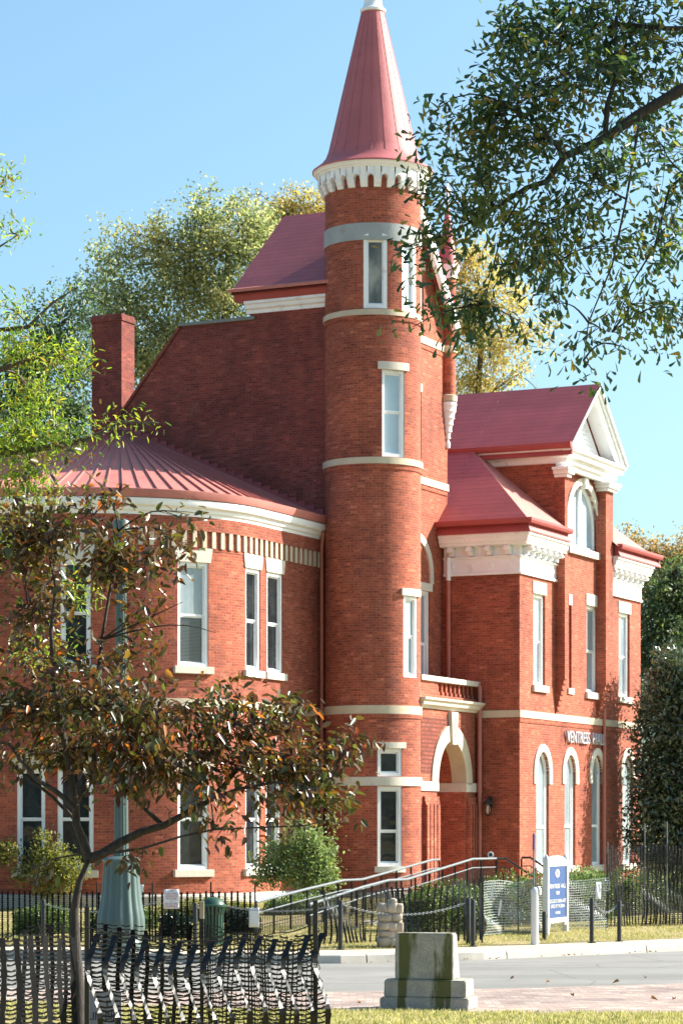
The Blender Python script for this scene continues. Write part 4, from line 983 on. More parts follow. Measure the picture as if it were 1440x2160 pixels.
# chain bollards
def bollard(px, py_top, Y, label, h=None, mat=BLACK):
    g = gnd(px, Y); zt = at(px, py_top, Y).z - g.z
    t = thing('bollard', g, 0, label, 'bollard', 'black chain bollards along the kerb')
    m = MB(); m.lathe([(.044, 0), (.044, zt - .03), (.038, zt - .008), (.0, zt)], n=16); m.build('post', mat, t, smooth=40)
    m = MB(); m.lathe([(.085, 0.0), (.085, .02), (.052, .03)], n=16); m.build('foot', mat, t, smooth=30)
    m = MB(); m.tube([(.05, 0, zt - .10), (.085, 0, zt - .10)], .016, 6); m.build('chain_eye', CHAIN, t); return t, Vector((g.x, g.y, zt + g.z - .10))
B = {}
for key, px, py, Y, lb in (('a', 92, 1897, 50.2, 'black bollard by the round hedge, leftmost of the bollards'), ('b', 412, 1904, 49.2, 'black bollard right in front of the green litter bin'), ('c', 718, 1898, 48.7, 'black bollard just left of the stone pier'),
                       ('d', 987, 1894, 50.5, 'black bollard on the left of a close pair near the hedge end'), ('e', 997, 1897, 50.0, 'black bollard on the right of a close pair near the hedge end'), ('f', 1147, 1922, 52.2, 'short black bollard touching the left leg of the blue sign'),
                       ('g', 1247, 1894, 51.6, 'black bollard in front of the fine mesh, right of the blue sign'), ('h', 1305, 1899, 52.3, 'black bollard with a chain end, rightmost of the bollards')):
    B[key] = bollard(px, py, Y, lb)[1]
def chain(p, q, sag, label):
    L = (q - p).length; n = max(6, int(L / .048)); m = MB(); pts = []
    for i in range(n + 1):
        f = i / n; v = p.lerp(q, f); v.z -= sag * 4 * f * (1 - f); pts.append(v)
    for i in range(n):
        a, b = pts[i], pts[i + 1]; d = (b - a).normalized(); s = Vector((0, 0, 1)) if i % 2 else d.cross(Vector((0, 0, 1))).normalized()
        c = (a + b) / 2; rx, ry = (b - a).length * .68, .017; k = 8
        ring = [c + d * rx * math.cos(2 * math.pi * j / k) + s * ry * math.sin(2 * math.pi * j / k) for j in range(k)]
        for j in range(k): m.tube([ring[j], ring[(j + 1) % k]], .006, 4, cap=False)
    o = m.build('chain', CHAIN); return tag(o, label, 'chain', 'chains between the bollards')
chain(B['c'] + Vector((.06, 0, 0)), B['d'] - Vector((.06, 0, 0)), .20, 'steel chain sagging in front of the stone pier')
chain(B['a'] + Vector((.06, 0, 0)), at(330, 1903, 49.6), .16, 'steel chain sagging behind the lamp post base')
chain(at(480, 1912, 49.0), B['c'] - Vector((.06, 0, 0)), .10, 'steel chain crossing in front of the ramp foot')
chain(B['g'] + Vector((.06, 0, 0)), B['h'] - Vector((.06, 0, 0)), .16, 'short steel chain between the two rightmost bollards')

# fluted lamp post
lx = (256 - 720) / F_PX * 48.3
lp = thing('lamp_post', (lx, 48.3, G(lx, 48.3)), 0, 'tall green lamp post with a fluted bell shaped base behind the kerb', 'lamp post')
m = MB(); m.lathe([(.42, 0), (.42, .12), (.38, .16), (.37, .26), (.405, .30)], n=64); m.build('base_ring', LAMPGREEN, lp, smooth=40)
m = MB(); m.lathe([(.405, .30), (.425, .36), (.432, .48), (.425, .62), (.395, .78), (.36, 1.0), (.335, 1.3), (.322, 1.55), (.322, 1.66)], n=96, flute=(14, .10)); m.lathe([(.322, 1.63), (.345, 1.66), (.35, 1.70), (.30, 1.74), (.16, 1.76)], n=48); m.build('bell_base', LAMPGREEN, lp, smooth=40)
m = MB(); m.lathe([(.15, 1.74), (.13, 1.86), (.128, 2.0), (.086, 7.62)], n=84, flute=(14, .14)); m.build('shaft', LAMPGREEN, lp, smooth=50)
m = MB(); m.lathe([(.10, 7.58), (.152, 7.62), (.155, 7.95), (.145, 7.97), (.09, 8.0), (.0, 8.02)], n=32); m.build('cap_collar', LAMPGREEN, lp, smooth=40)
m = MB(); m.lathe([(.10, 7.35), (.13, 7.40), (.13, 7.56), (.10, 7.60)], n=32); m.build('collar_band', SIGNWHITE, lp, smooth=40)

# litter bin
g = gnd(449, 49.9)
bn = thing('litter_bin', g, math.radians(20), 'dark green slatted litter bin with a flared rim and domed lid', 'litter bin')
m = MB(); m.lathe([(.16, .03), (.17, .75)], n=24); m.build('liner', BLACK, bn, smooth=40)
m = MB()
for k in range(20):
    th = 2 * math.pi * k / 20; r0, r1, r2 = .195, .205, .255
    c_, s_ = math.cos(th), math.sin(th); w = .018
    def P(r, z, q): return (r * c_ - q * s_, r * s_ + q * c_, z)
    for (ra, za, rb, zb_) in ((r0, .04, r1, .60), (r1, .60, r2, .76)):
        m.corners([P(ra - .006, za, -w), P(ra + .006, za, -w), P(ra + .006, za, w), P(ra - .006, za, w), P(rb - .006, zb_, -w), P(rb + .006, zb_, -w), P(rb + .006, zb_, w), P(rb - .006, zb_, w)])
m.build('slat_body', BINGREEN, bn)
m = MB(); m.lathe([(.245, .75), (.268, .76), (.268, .79), (.245, .80), (.235, .77)], n=32); m.build('rim', BINGREEN, bn, smooth=40); m = MB(); m.lathe([(.19, .03), (.212, .03), (.212, .07), (.19, .07)], n=32); m.build('base_ring', BINGREEN, bn, smooth=40)
m = MB(); m.lathe([(.235, .80), (.20, .86), (.12, .92), (.0, .945)], n=32); m.build('lid', BINGREEN, bn, smooth=40)

# field stone pier
g = gnd(823, 49.6)
pier = thing('stone_pier', g, math.radians(8), 'low rounded pier of mortared field stones beside the ramp fence', 'pier')
m = MB(); m.box(-.215, .20, -.20, .20, 0, .70); m.build('core', CONC, pier, bevel=.05)
rs = [(-.14, .10, .26, .21), (.08, .10, .30, .2), (.24, .12, .16, .24), (-.13, .265, .24, .12), (-.15, .41, .22, .18), (.01, .40, .20, .2), (.14, .38, .18, .25), (-.12, .57, .25, .15), (.09, .58, .22, .17), (-.17, .75, .18, .2), (.0, .76, .22, .22), (.14, .74, .17, .2), (.03, .885, .12, .1)]
from mathutils import noise as mnoise
for i, (x, z, w, h) in enumerate(rs):
    bm = bmesh.new(); bmesh.ops.create_icosphere(bm, subdivisions=3, radius=1)
    for v in bm.verts:
        p = v.co; s = Vector([math.copysign(abs(c) ** .55, c) for c in p]); s += mnoise.noise_vector(p * 1.3 + Vector((i * 3.1, 0, 0))) * .16
        v.co = Vector((x + s.x * w * .5, -.10 + s.y * .17, z + s.z * h * .5))
    me = bpy.data.meshes.new('field_stone'); bm.to_mesh(me); bm.free(); me.materials.append(ROCK); me.polygons.foreach_set('use_smooth', [True] * len(me.polygons))
    o = bpy.data.objects.new('field_stone', me); COL.objects.link(o); o.parent = pier

# blue building sign on white posts
sd = Vector((.36, .933, 0)).normalized(); sn = Vector((sd.y, -sd.x, 0)); Ys = 54.0
pA = gnd(1151, Ys); wS = 1.42
sg = thing('building_sign', pA, math.atan2(sd.y, sd.x), 'white framed dark blue sign board with white lettering and a small crest', 'sign')
zt = at(1151, 1812, Ys).z - pA.z
for i, x in enumerate((0, wS)):
    m = MB(); h = .055; m.box(x - h, x + h, -h, h, -.05, zt); m.corners([(x - h, -h, zt), (x + h, -h, zt), (x + h, h, zt), (x - h, h, zt), (x - .004, -.004, zt + .10), (x + .004, -.004, zt + .10), (x + .004, .004, zt + .10), (x - .004, .004, zt + .10)]); m.build('post', SIGNWHITE, sg)
zb, ztop = at(1170, 1938, Ys).z - pA.z, at(1170, 1828, Ys).z - pA.z
m = MB(); m.box(.055, wS - .055, -.03, .03, zb, ztop); m.build('board', SIGNBLUE, sg)
m = MB(); pts = [(.055, ztop), (wS - .055, ztop), (wS - .055, ztop + .10)] + [(wS / 2 + (wS / 2 - .055) * math.cos(math.pi * k / 14), ztop + .10 + .12 * math.sin(math.pi * k / 14) ** 1.5) for k in range(1, 14)] + [(.055, ztop + .10)]
for y in (-.045, .045): m.poly(pts, [], lambda x, z: (x, y, z))
for i in range(len(pts)): p, q = pts[i], pts[(i + 1) % len(pts)]; m.face([(p[0], -.045, p[1]), (q[0], -.045, q[1]), (q[0], .045, q[1]), (p[0], .045, p[1])])
m.build('header', SIGNWHITE, sg)
m = MB(); m.box(.055, wS - .055, -.04, .04, zb - .10, zb - .002); m.box(.055, .17, -.038, .038, zb - .16, zb - .10); m.box(wS - .17, wS - .055, -.038, .038, zb - .16, zb - .10); m.build('lower_rail', SIGNWHITE, sg)
hB = ztop - zb
def sign_text(body, f, size, w, dx=0):
    o = text_mesh(body, size, SIGNWHITE, sg, 'lettering', (wS / 2 + dx, -.036, zb + hB * f), (math.radians(90), 0, 0), .003)
    bw = max(v.co.x for v in o.data.vertices) - min(v.co.x for v in o.data.vertices); o.scale = (w / bw, 1, 1); return o
sign_text('VENTRESS', .575, .125, .76, -.22); sign_text('HALL', .575, .125, .36, .42); sign_text('1889', .45, .10, .26); sign_text('COLLEGE OF LIBERAL ARTS', .295, .10, 1.22); sign_text('OFFICE OF THE DEAN', .195, .10, 1.02); sign_text('1848', .075, .075, .34)
m = MB(); k = 20; pts = [(wS / 2 + .15 * math.cos(2 * math.pi * i / k), zb + hB * .86 + .085 * math.sin(2 * math.pi * i / k)) for i in range(k)]
for y in (-.038,): m.poly(pts, [], lambda x, z: (x, y, z))
m.build('crest', SIGNWHITE, sg)
m = MB(); pts = [(wS / 2 + .075 * math.cos(2 * math.pi * i / k), zb + hB * .86 + .045 * math.sin(2 * math.pi * i / k)) for i in range(k)]; m.poly(pts, [], lambda x, z: (x, -.041, z)); m.build('crest_centre', REDINK, sg)

# white utility post with a thin rod
g = gnd(1127, 50.8)
up = thing('utility_post', g, math.radians(10), 'round topped white utility post with a thin upright rod', 'post')
zt = at(1127, 1882, 50.8).z - g.z
m = MB(); m.lathe([(.078, -.05), (.072, zt - .1), (.078, zt), (.072, zt + .05), (.04, zt + .09), (.0, zt + .10)], n=20); m.build('post', SIGNWHITE, up, smooth=40)
m = MB(); m.lathe([(.045, zt - .06), (.06, zt - .02), (.06, zt + .06), (.03, zt + .11), (0, zt + .12)], (.075, 0), 14); m.build('knob', SIGNWHITE, up, smooth=40)
zr = at(1127, 1758, 50.8).z - g.z
m = MB(); m.tube([(-.02, 0, zt), (-.02, 0, zr - .32)], .017, 8); m.build('rod', STEEL, up)
m = MB(); m.tube([(-.02, 0, zr - .32), (-.02, 0, zr)], .022, 8); m.build('rod_tip', SIGNBLUE, up)

# white paper notices tied to the black net
def notice(px0, px1, py0, py1, Y, label, lines=None, tilt=0):
    a, b = at(px0, py1, Y), at(px1, py0, Y); w, h = b.x - a.x, b.z - a.z
    t = thing('notice', ((a.x + b.x) / 2, Y, a.z), math.radians(tilt), label, 'notice', 'paper notices tied to the fences')
    m = MB(); n = 6
    for i in range(n):
        for j in range(n):
            def q(i, j): return (w * (i / n - .5), .006 * math.sin(i * 1.3 + j * .8), h * j / n)
            m.face([q(i, j), q(i + 1, j), q(i + 1, j + 1), q(i, j + 1)])
    o = m.build('sheet', PAPER, t, smooth=True); md = o.modifiers.new('thickness', 'SOLIDIFY'); md.thickness = .002
    if lines:
        for i, s in enumerate(lines):
            o = text_mesh(s, h / len(lines) * .92, REDINK, t, 'printing', (0, -.014, h * (1 - (i + 1.0) / (len(lines) + .6))), (math.radians(90), 0, 0), .0005)
            bw = max(v.co.x for v in o.data.vertices) - min(v.co.x for v in o.data.vertices); o.scale = (min(1, w * .86 / bw), 1, 1)
    return t
notice(346, 378, 1876, 1917, 50.0, 'white notice with red printing tied above the dark bush', ['NO', 'FUEL CANS', 'GENERATORS', 'PROPANE', 'or', 'DECORATING', 'EQUIPMENT'])
notice(525, 547, 1915, 1956, 50.2, 'blank white notice hanging beside the ramp foot post', tilt=-8)
notice(1255, 1267, 1861, 1897, 53.2, 'blank white notice on the fine grey mesh near its right end', tilt=25)
notice(290, 303, 1866, 1888, 62.0, 'small white notice on the brick wall behind the lamp post base')

# grey placard behind the front net
pl = thing('placard', (at(220, 2160, 19.6).x, 19.6, G(-1.8, 19.6)), math.radians(-3), 'grey placard with black capitals half hidden behind the wavy net', 'placard')
zz0 = pl.location.z
m = MB(); zb_, zt_ = at(0, 2215, 19.6).z - zz0, at(0, 2090, 19.6).z - zz0; m.box(-.135, .135, -.01, .01, zb_, zt_); m.build('panel', PLACARD, pl, bevel=.006)
m = MB(); m.box(-.02, .02, .012, .04, -.1, zb_ + .2); m.build('stake', WOOD, pl)
for s, py, x, w in (('LIN BIN', 2151, 0, .235), ('J', 2123, .025, .022)):
    o = text_mesh(s, .085 if len(s) > 1 else .07, DARKINK, pl, 'lettering', (x, -.0125, at(0, py, 19.6).z - zz0), (math.radians(90), 0, 0), .001)
    bw = max(v.co.x for v in o.data.vertices) - min(v.co.x for v in o.data.vertices); o.scale = (w / bw, 1, 1)

# ------------------------------------------------------------------ plastic barrier nets
def net_mesh(path, zb, zt, sp, sw, dz, st, wave=None, name='net', mat=PLASTIC, parent=None, off=(0, 0), jit=.006, nrow=34, rag=0.0, strap=True):
    P = [Vector(p) for p in path]; L = [0.0]
    for a, b in zip(P[:-1], P[1:]): L.append(L[-1] + (b - a).length)
    def at_s(s):
        s = min(max(s, 0), L[-1])
        for i in range(len(P) - 1):
            if s <= L[i + 1] + 1e-9:
                d = (P[i + 1] - P[i]).normalized(); return P[i] + d * (s - L[i]), d
        return P[-1], (P[-1] - P[-2]).normalized()
    def pt(s, f, x=0.0):
        q, d = at_s(s); n = Vector((d.y, -d.x)); ds, dn, tw = wave(s, f) if wave else (0, 0, 0)
        q = q + d * ds + n * dn; dd = d * math.cos(tw) + n * math.sin(tw); q = q + dd * x
        z0, z1 = zb(s), zt(s); return Vector((q.x, q.y, z0 + (z1 - z0) * f))
    m = MB(); k = int(L[-1] / sp); rows = [[] for _ in range(k + 1)]
    for i in range(k + 1):
        s = i * sp + random.uniform(-.06, .06) * sp; top = 1.0 - (random.random() ** 2) * rag
        if strap:
            for j in range(nrow):
                f0, f1 = top * j / nrow, top * (j + 1) / nrow
                w0 = sw / 2 * (1 + .16 * math.sin(j * 2.1 + i)); w1 = sw / 2 * (1 + .16 * math.sin((j + 1) * 2.1 + i))
                m.face([pt(s, f0, -w0), pt(s, f0, w0), pt(s, f1, w1), pt(s, f1, -w1)])
        rows[i] = s
    nz = int((zt(0) - zb(0)) / dz)
    for i in range(k):
        for j in range(nz + 1):
            f = j / nz; fa = f + random.uniform(-1, 1) * jit; fb = f + random.uniform(-1, 1) * jit; fc = (fa + fb) / 2 - .006
            a, b, c = pt(rows[i], fa, sw / 2), pt(rows[i + 1], fb, -sw / 2), (pt(rows[i], fc, 0) + pt(rows[i + 1], fc, 0)) / 2
            h = Vector((0, 0, st / 2)); k2 = h * 1.7; m.face([a - k2, c - h, c + h, a + k2]); m.face([c - h, b - k2, b + k2, c + h])
    return m.build(name, mat, parent)
def post(px, ytop, Y, r, label, mat=BLACK, parent=None, top=None):
    g = gnd(px, Y); zt = at(px, ytop, Y).z
    m = MB(); m.box(g.x - r, g.x + r, g.y - r, g.y + r, g.z - .1, zt); o = m.build('post', mat, parent, bevel=.004); return o

# near pen: wavy net facing the road, flat net on the left, darker net behind
fr = thing('barrier_fence', (0, 0, 0), 0, 'wavy black plastic barrier fence on square posts in the foreground', 'fence')
def gz(s): return 0.56
Xa, Xb, Xc = (-30 - 720) / F_PX * 16.6, (184 - 720) / F_PX * 17.1, (664 - 720) / F_PX * 17.6
top_l = lambda s: at(0, 1972, 17).z
def wave_r(s, f):
    q = f + .025 * math.sin(s * 3.1) + .012 * math.sin(s * 9.7)
    ds = float(np.interp(q, [0, .50, .57, .78, .84, 1], [.055, .058, .050, .0, .004, .085])); dn = float(np.interp(q, [0, .48, .55, .79, .86, 1], [.02, .13, .15, .015, .0, -.05]))
    tw = float(np.interp(q, [0, .50, .58, .73, .80, .87, 1], [.1, .20, -.76, -.80, -.35, .30, .30])) + .16 * math.sin(f * 95 + s * 31)
    return ds, dn, tw
def wave_l(s, f): return .01 * math.sin(f * 9 + s * 7), .03 * math.sin(s * 3 + f * 2), .15 * math.sin(s * 9)
net_mesh([(Xa, 16.6), (Xb, 17.1)], gz, lambda s: 1.71 + .012 * math.sin(s * 6), .115, .042, .031, .0100, wave_l, 'net', NETBLACK, fr, rag=.02)
net_mesh([(Xb, 17.1), (Xc, 17.6)], gz, lambda s: 1.715 - .035 * math.sin(s / 1.62 * math.pi) + .02 * math.sin(s * 8), .112, .040, .031, .0100, wave_r, 'net', PLASTIC, fr, rag=.03)
net_mesh([(Xa - .3, 21.0), ((184 - 720) / F_PX * 21.3, 21.3), ((425 - 720) / F_PX * 21.6, 21.6), (Xc, 17.75)], lambda s: .5, lambda s: 1.62 + .02 * math.sin(s * 4), .120, .036, .034, .0065, wave_l, 'net', NETBLACK, fr, rag=.03)
for px, yt, Y in ((184, 1912, 17.15), (665, 1899, 17.62)): post(px, yt, Y, .016, '', BLACK, fr)
o = post(426, 1903, 21.5, .016, '', BLACK, fr); m = MB(); z0 = at(0, 1938, 21.5).z; x0 = (426 - 720) / F_PX * 21.5; m.box(x0 - .018, x0 + .018, 21.482, 21.518, z0, at(0, 1901, 21.5).z); m.build('stake_top', WOOD, fr)
m = MB()   # loose loop of net round the end post
for k in range(9):
    z = 1.58 - k * .09; bul = .03 + .06 * math.exp(-((k - 3.6) / 1.6) ** 2); pts = [(Xc - .03, 17.60, z), (Xc + .02, 17.58, z + .02), (Xc + bul, 17.64, z - .03), (Xc + .02, 17.70, z - .04)]
    m.tube(pts, .0035, 4)
m.build('loose_strands', PLASTIC, fr)
m = MB(); pts = []
for k in range(41): s = k / 40; pts.append((Xb + (Xc - Xb) * s, 17.1 + .5 * s - .03, 1.76 - .10 * math.sin(s * math.pi) ** .8 + .006 * math.sin(s * 40)))
m.tube(pts, .004, 5); m.build('top_cord', PLASTIC, fr)

# far barrier fence along the pavement
ff = thing('barrier_fence', (0, 0, 0), 0, 'black plastic barrier fence with narrow straps in front of the round wing', 'fence')
def GZ(Y): return lambda s: .17
net_mesh([at(-30, 0, 51.2).xy, at(200, 0, 50.4).xy, at(540, 0, 50.4).xy], lambda s: .22, lambda s: EYE - (1880 - HOR) / F_PX * 50.5 + .02 * math.sin(s * 3), .122, .040, .040, .0045, None, 'net', NETBLACK, ff, rag=.04)
for px, yt in ((205, 1861), (322, 1861), (445, 1860), (538, 1862)): post(px, yt, 50.5, .016, '', BLACK, ff)
f2 = thing('barrier_fence', (0, 0, 0), 0, 'glinting black plastic barrier fence before the ramp and the dark hedge', 'fence')
def wave_f(s, f): return .02 * math.sin(f * 5 + s * 3), .08 * math.sin(s * 4.2 + f * 3), .7 * math.sin(s * 2.4 + f * 4) * (1 if s < 1.3 else .3)
net_mesh([at(682, 0, 50.0).xy, at(820, 0, 51.0).xy, at(1014, 0, 51.6).xy], lambda s: .20, lambda s: EYE - (1886 - HOR - 9 * s) / F_PX * 51, .122, .042, .040, .005, wave_f, 'net', PLASTIC, f2, rag=.05)
for px, yt in ((684, 1884), (766, 1876), (1016, 1850)): post(px, yt, 51.0, .017, '', BLACK, f2)
f3 = thing('barrier_fence', (0, 0, 0), 0, 'sagging fine grey mesh fence in front of the hedge and sign', 'fence')
def wave_g(s, f): return .02 * math.sin(f * 6 + s * 2), .05 * math.sin(s * 3.3 + f * 5) + .04 * math.sin(f * 9), .9 * math.sin(s * 3 + f * 8)
net_mesh([at(1018, 0, 53.0).xy, at(1150, 0, 55.6).xy, at(1279, 0, 56.4).xy], lambda s: .22, lambda s: EYE - (1857 - HOR) / F_PX * 55 + .03 * math.sin(s * 3), .062, .011, .052, .010, wave_g, 'net', FINENET, f3, rag=.02)
for px, yt, Y in ((1018, 1850, 53.0), (1061, 1842, 54.0), (1092, 1848, 54.6), (1279, 1800, 56.4)): post(px, yt, Y, .016, '', BLACK, f3)
m = MB()
for (px, py) in ((1052, 1915), (1036, 1880)): a = at(px, py, 53.2); m.corners([(a.x - .03, a.y - .01, a.z - .16), (a.x + .01, a.y - .01, a.z - .16), (a.x + .01, a.y, a.z - .16), (a.x - .03, a.y, a.z - .16), (a.x + .02, a.y - .01, a.z + .16), (a.x + .06, a.y - .01, a.z + .16), (a.x + .06, a.y, a.z + .16), (a.x + .02, a.y, a.z + .16)])
m.build('warning_tape', PAPER, f3)
def wave_h(s, f): return .012 * math.sin(f * 5 + s * 3), .03 * math.sin(s * 4.2 + f * 3), .2 * math.sin(s * 2.4 + f * 4)
f4 = thing('barrier_fence', (0, 0, 0), 0, 'tall black plastic barrier fence on thin stakes before the magnolia', 'fence')
net_mesh([at(1279, 0, 57.0).xy, at(1360, 0, 58).xy, at(1470, 0, 58.6).xy], lambda s: .28, lambda s: EYE - (1784 - HOR) / F_PX * 57.5 + .02 * math.sin(s * 5), .118, .042, .045, .008, wave_h, 'net', NETBLACK, f4, rag=.05)
net_mesh([at(1352, 0, 57.6).xy, at(1475, 0, 58.3).xy], lambda s: .28, lambda s: EYE - (1782 - HOR) / F_PX * 57.5 + .02 * math.sin(s * 5),   .085, .030, .048, .011, wave_g, 'net', PLASTIC, f4, rag=.03)
for px, yt in ((1281, 1776), (1359, 1738), (1406, 1733)): post(px, yt, 57.9, .009, '', CHAIN, f4)

# ------------------------------------------------------------------ ramp railings
def railing(pts, post_h, label, endstub=True, n_sub=None, lower=.22, steel=True, down=None):
    t = thing('ramp_railing', (0, 0, 0), 0, label, 'railing', 'railings of the entrance ramp')
    P = [Vector(p) for p in pts]
    m = MB(); m.tube(P, .030, 10); m.build('handrail', STEEL if steel else BLACK, t, smooth=50)
    m = MB(); m.tube([p - Vector((0, 0, lower)) for p in P], .015, 8); m.build('lower_rail', STEEL if steel else BLACK, t, smooth=50)
    m = MB(); m.tube([p - Vector((0, 0, post_h - .10)) for p in P], .018, 6); m.build('bottom_rail', BLACK, t)
    L = [0]
    for a, b in zip(P[:-1], P[1:]): L.append(L[-1] + (b - a).length)
    def at_s(s):
        for i in range(len(P) - 1):
            if s <= L[i + 1] + 1e-6: return P[i].lerp(P[i + 1], (s - L[i]) / (L[i + 1] - L[i]))
        return P[-1]
    k = int(L[-1] / .125); m = MB()
    for i in range(k + 1):
        p = at_s(L[-1] * i / k); m.tube([p - Vector((0, 0, lower)), p - Vector((0, 0, post_h - .10))], .0085, 5)
    m.build('baluster_row', BLACK, t)
    kp = max(1, int(round(L[-1] / 1.25)))
    for i in range(kp + 1):
        p = at_s(L[-1] * i / kp); m = MB(); m.box(p.x - .024, p.x + .024, p.y - .024, p.y + .024, p.z - post_h - .12, p.z - .03); m.build('post', BLACK, t)
    return t
RA = [at(540, 1903, 52.0), at(640, 1877, 55.5), at(724, 1857, 58.8), at(764, 1855, 60.6), at(911, 1814, 66.4), at(926, 1813, 67.0)]
RB = [at(652, 1908, 51.0), at(765, 1871, 55.2), at(818, 1857, 57.2), at(857, 1855, 58.8), at(996, 1812, 65.0), at(1045, 1811, 66.8)]
railing(RA, .86, 'grey topped railing on the far side of the ramp'); railing(RB, .90, 'grey topped railing on the near side of the ramp')
RC = [at(1046, 1811, 66.9), at(1066, 1811, 67.0), at(1125, 1850, 66.0)]
RD = [at(1099, 1809, 68.5), at(1118, 1809, 68.5), at(1160, 1838, 67.4)]
railing(RC, .90, 'black stair railing descending beside the brick side wall', steel=False); railing(RD, .90, 'black stair railing descending under the first arched window', steel=False)
m = MB(); ra = [p - Vector((0, 0, .86)) for p in RA]; rb = [p - Vector((0, 0, .90)) for p in RB]
for i in range(5):
    a0, a1, b0, b1 = ra[i], ra[i + 1], rb[i], rb[i + 1]
    m.corners([(a0.x, a0.y, -.1), (b0.x, b0.y, -.1), (b1.x, b1.y, -.1), (a1.x, a1.y, -.1), tuple(a0), tuple(b0), tuple(b1), tuple(a1)])
wl_ = at(926, 0, 67.0); wr_ = at(1120, 0, 68.6); zl_ = rb[-1].z
m.corners([(ra[-1].x, ra[-1].y, -.1), (rb[-1].x, rb[-1].y, -.1), (3.9, 67.6, -.1), (3.2, 72.0, -.1), (ra[-1].x, ra[-1].y, zl_), (rb[-1].x, rb[-1].y, zl_), (3.9, 67.6, zl_), (3.2, 72.0, zl_)])
tag(m.build('ramp', TANCONC), 'sloping pale concrete ramp rising to the arched entrance', 'ramp')
m = MB(); a = at(1034, 1803, 66.6)
m.lathe([(.0, -.012), (.075, -.012), (.08, 0), (.075, .012), (0, .012)], n=20)
o = m.build('access_sign', SIGNWHITE); o.rotation_euler = (math.radians(90), 0, 0); o.location = a; tag(o, 'small round white sign on top of the near handrail', 'sign')
m = MB(); m.lathe([(.0, .0125), (.045, .0125), (.045, .015), (0, .015)], n=16); m.build('emblem', DARKINK, o)
# ------------------------------------------------------------------ vegetation
def unit(v): return v / np.maximum(1e-9, np.linalg.norm(v, axis=-1, keepdims=True))
def leaf_mesh(name, mats, P, D, Nn, L, W, parent=None, fold=.25, obov=False, mi=None):
    n = len(P); L = np.broadcast_to(np.asarray(L, float), (n,))[:, None]; W = np.broadcast_to(np.asarray(W, float), (n,))[:, None]
    D = unit(D); S = unit(np.cross(D, Nn)); Nn = np.cross(S, D)
    f1, f2 = (.55, .85) if obov else (.28, .66)
    w1, w2 = (.34, .5) if obov else (.46, .40)
    b = P; t = P + D * L; up = Nn * W * fold
    l1 = P + D * L * f1 + S * W * w1 + up; l2 = P + D * L * f2 + S * W * w2 + up; r1 = P + D * L * f1 - S * W * w1 + up; r2 = P + D * L * f2 - S * W * w2 + up
    V = np.stack([b, l1, l2, t, r2, r1], 1).reshape(-1, 3)
    base = (np.arange(n) * 6)[:, None]
    F = np.concatenate([base + np.array([0, 1, 2, 3]), base + np.array([0, 3, 4, 5])], 1).reshape(-1)
    me = bpy.data.meshes.new(name); me.vertices.add(len(V)); me.vertices.foreach_set('co', V.astype(np.float32).ravel())
    me.loops.add(len(F)); me.loops.foreach_set('vertex_index', F.astype(np.int32)); me.polygons.add(2 * n)
    me.polygons.foreach_set('loop_start', np.arange(0, 8 * n, 4, dtype=np.int32)); me.polygons.foreach_set('loop_total', np.full(2 * n, 4, np.int32))
    for m in (mats if isinstance(mats, list) else [mats]): me.materials.append(m)
    if mi is not None: me.polygons.foreach_set('material_index', np.repeat(mi, 2).astype(np.int32))
    me.update(calc_edges=True); o = bpy.data.objects.new(name, me); COL.objects.link(o); o.parent = parent
    return o
def rdir(n): return unit(RNG.normal(size=(n, 3)))
def sample_blobs(blobs, ncl, shell=.45):
    vol = np.array([b[1][0] * b[1][1] * b[1][2] * (b[2] if len(b) > 2 else 1) for b in blobs]) ** .8
    w = np.array([(b[1][0] * b[1][2]) * (b[2] if len(b) > 2 else 1) for b in blobs]); w = w / w.sum()
    idx = RNG.choice(len(blobs), ncl, p=w); c = np.array([b[0] for b in blobs])[idx]; r = np.array([b[1] for b in blobs])[idx]
    d = rdir(ncl); rad = RNG.random(ncl) ** shell
    return c + d * r * rad[:, None], idx, d
def branch_path(a, b, sag=.12, n=6, wob=.05):
    a, b = Vector(a), Vector(b); L = (b - a).length; out = []
    k = Vector(RNG.normal(size=3)) * wob * L
    for i in range(n + 1):
        f = i / n; p = a.lerp(b, f) + k * math.sin(f * math.pi); p.z += sag * L * math.sin(f * math.pi) * .5; out.append(p)
    return out
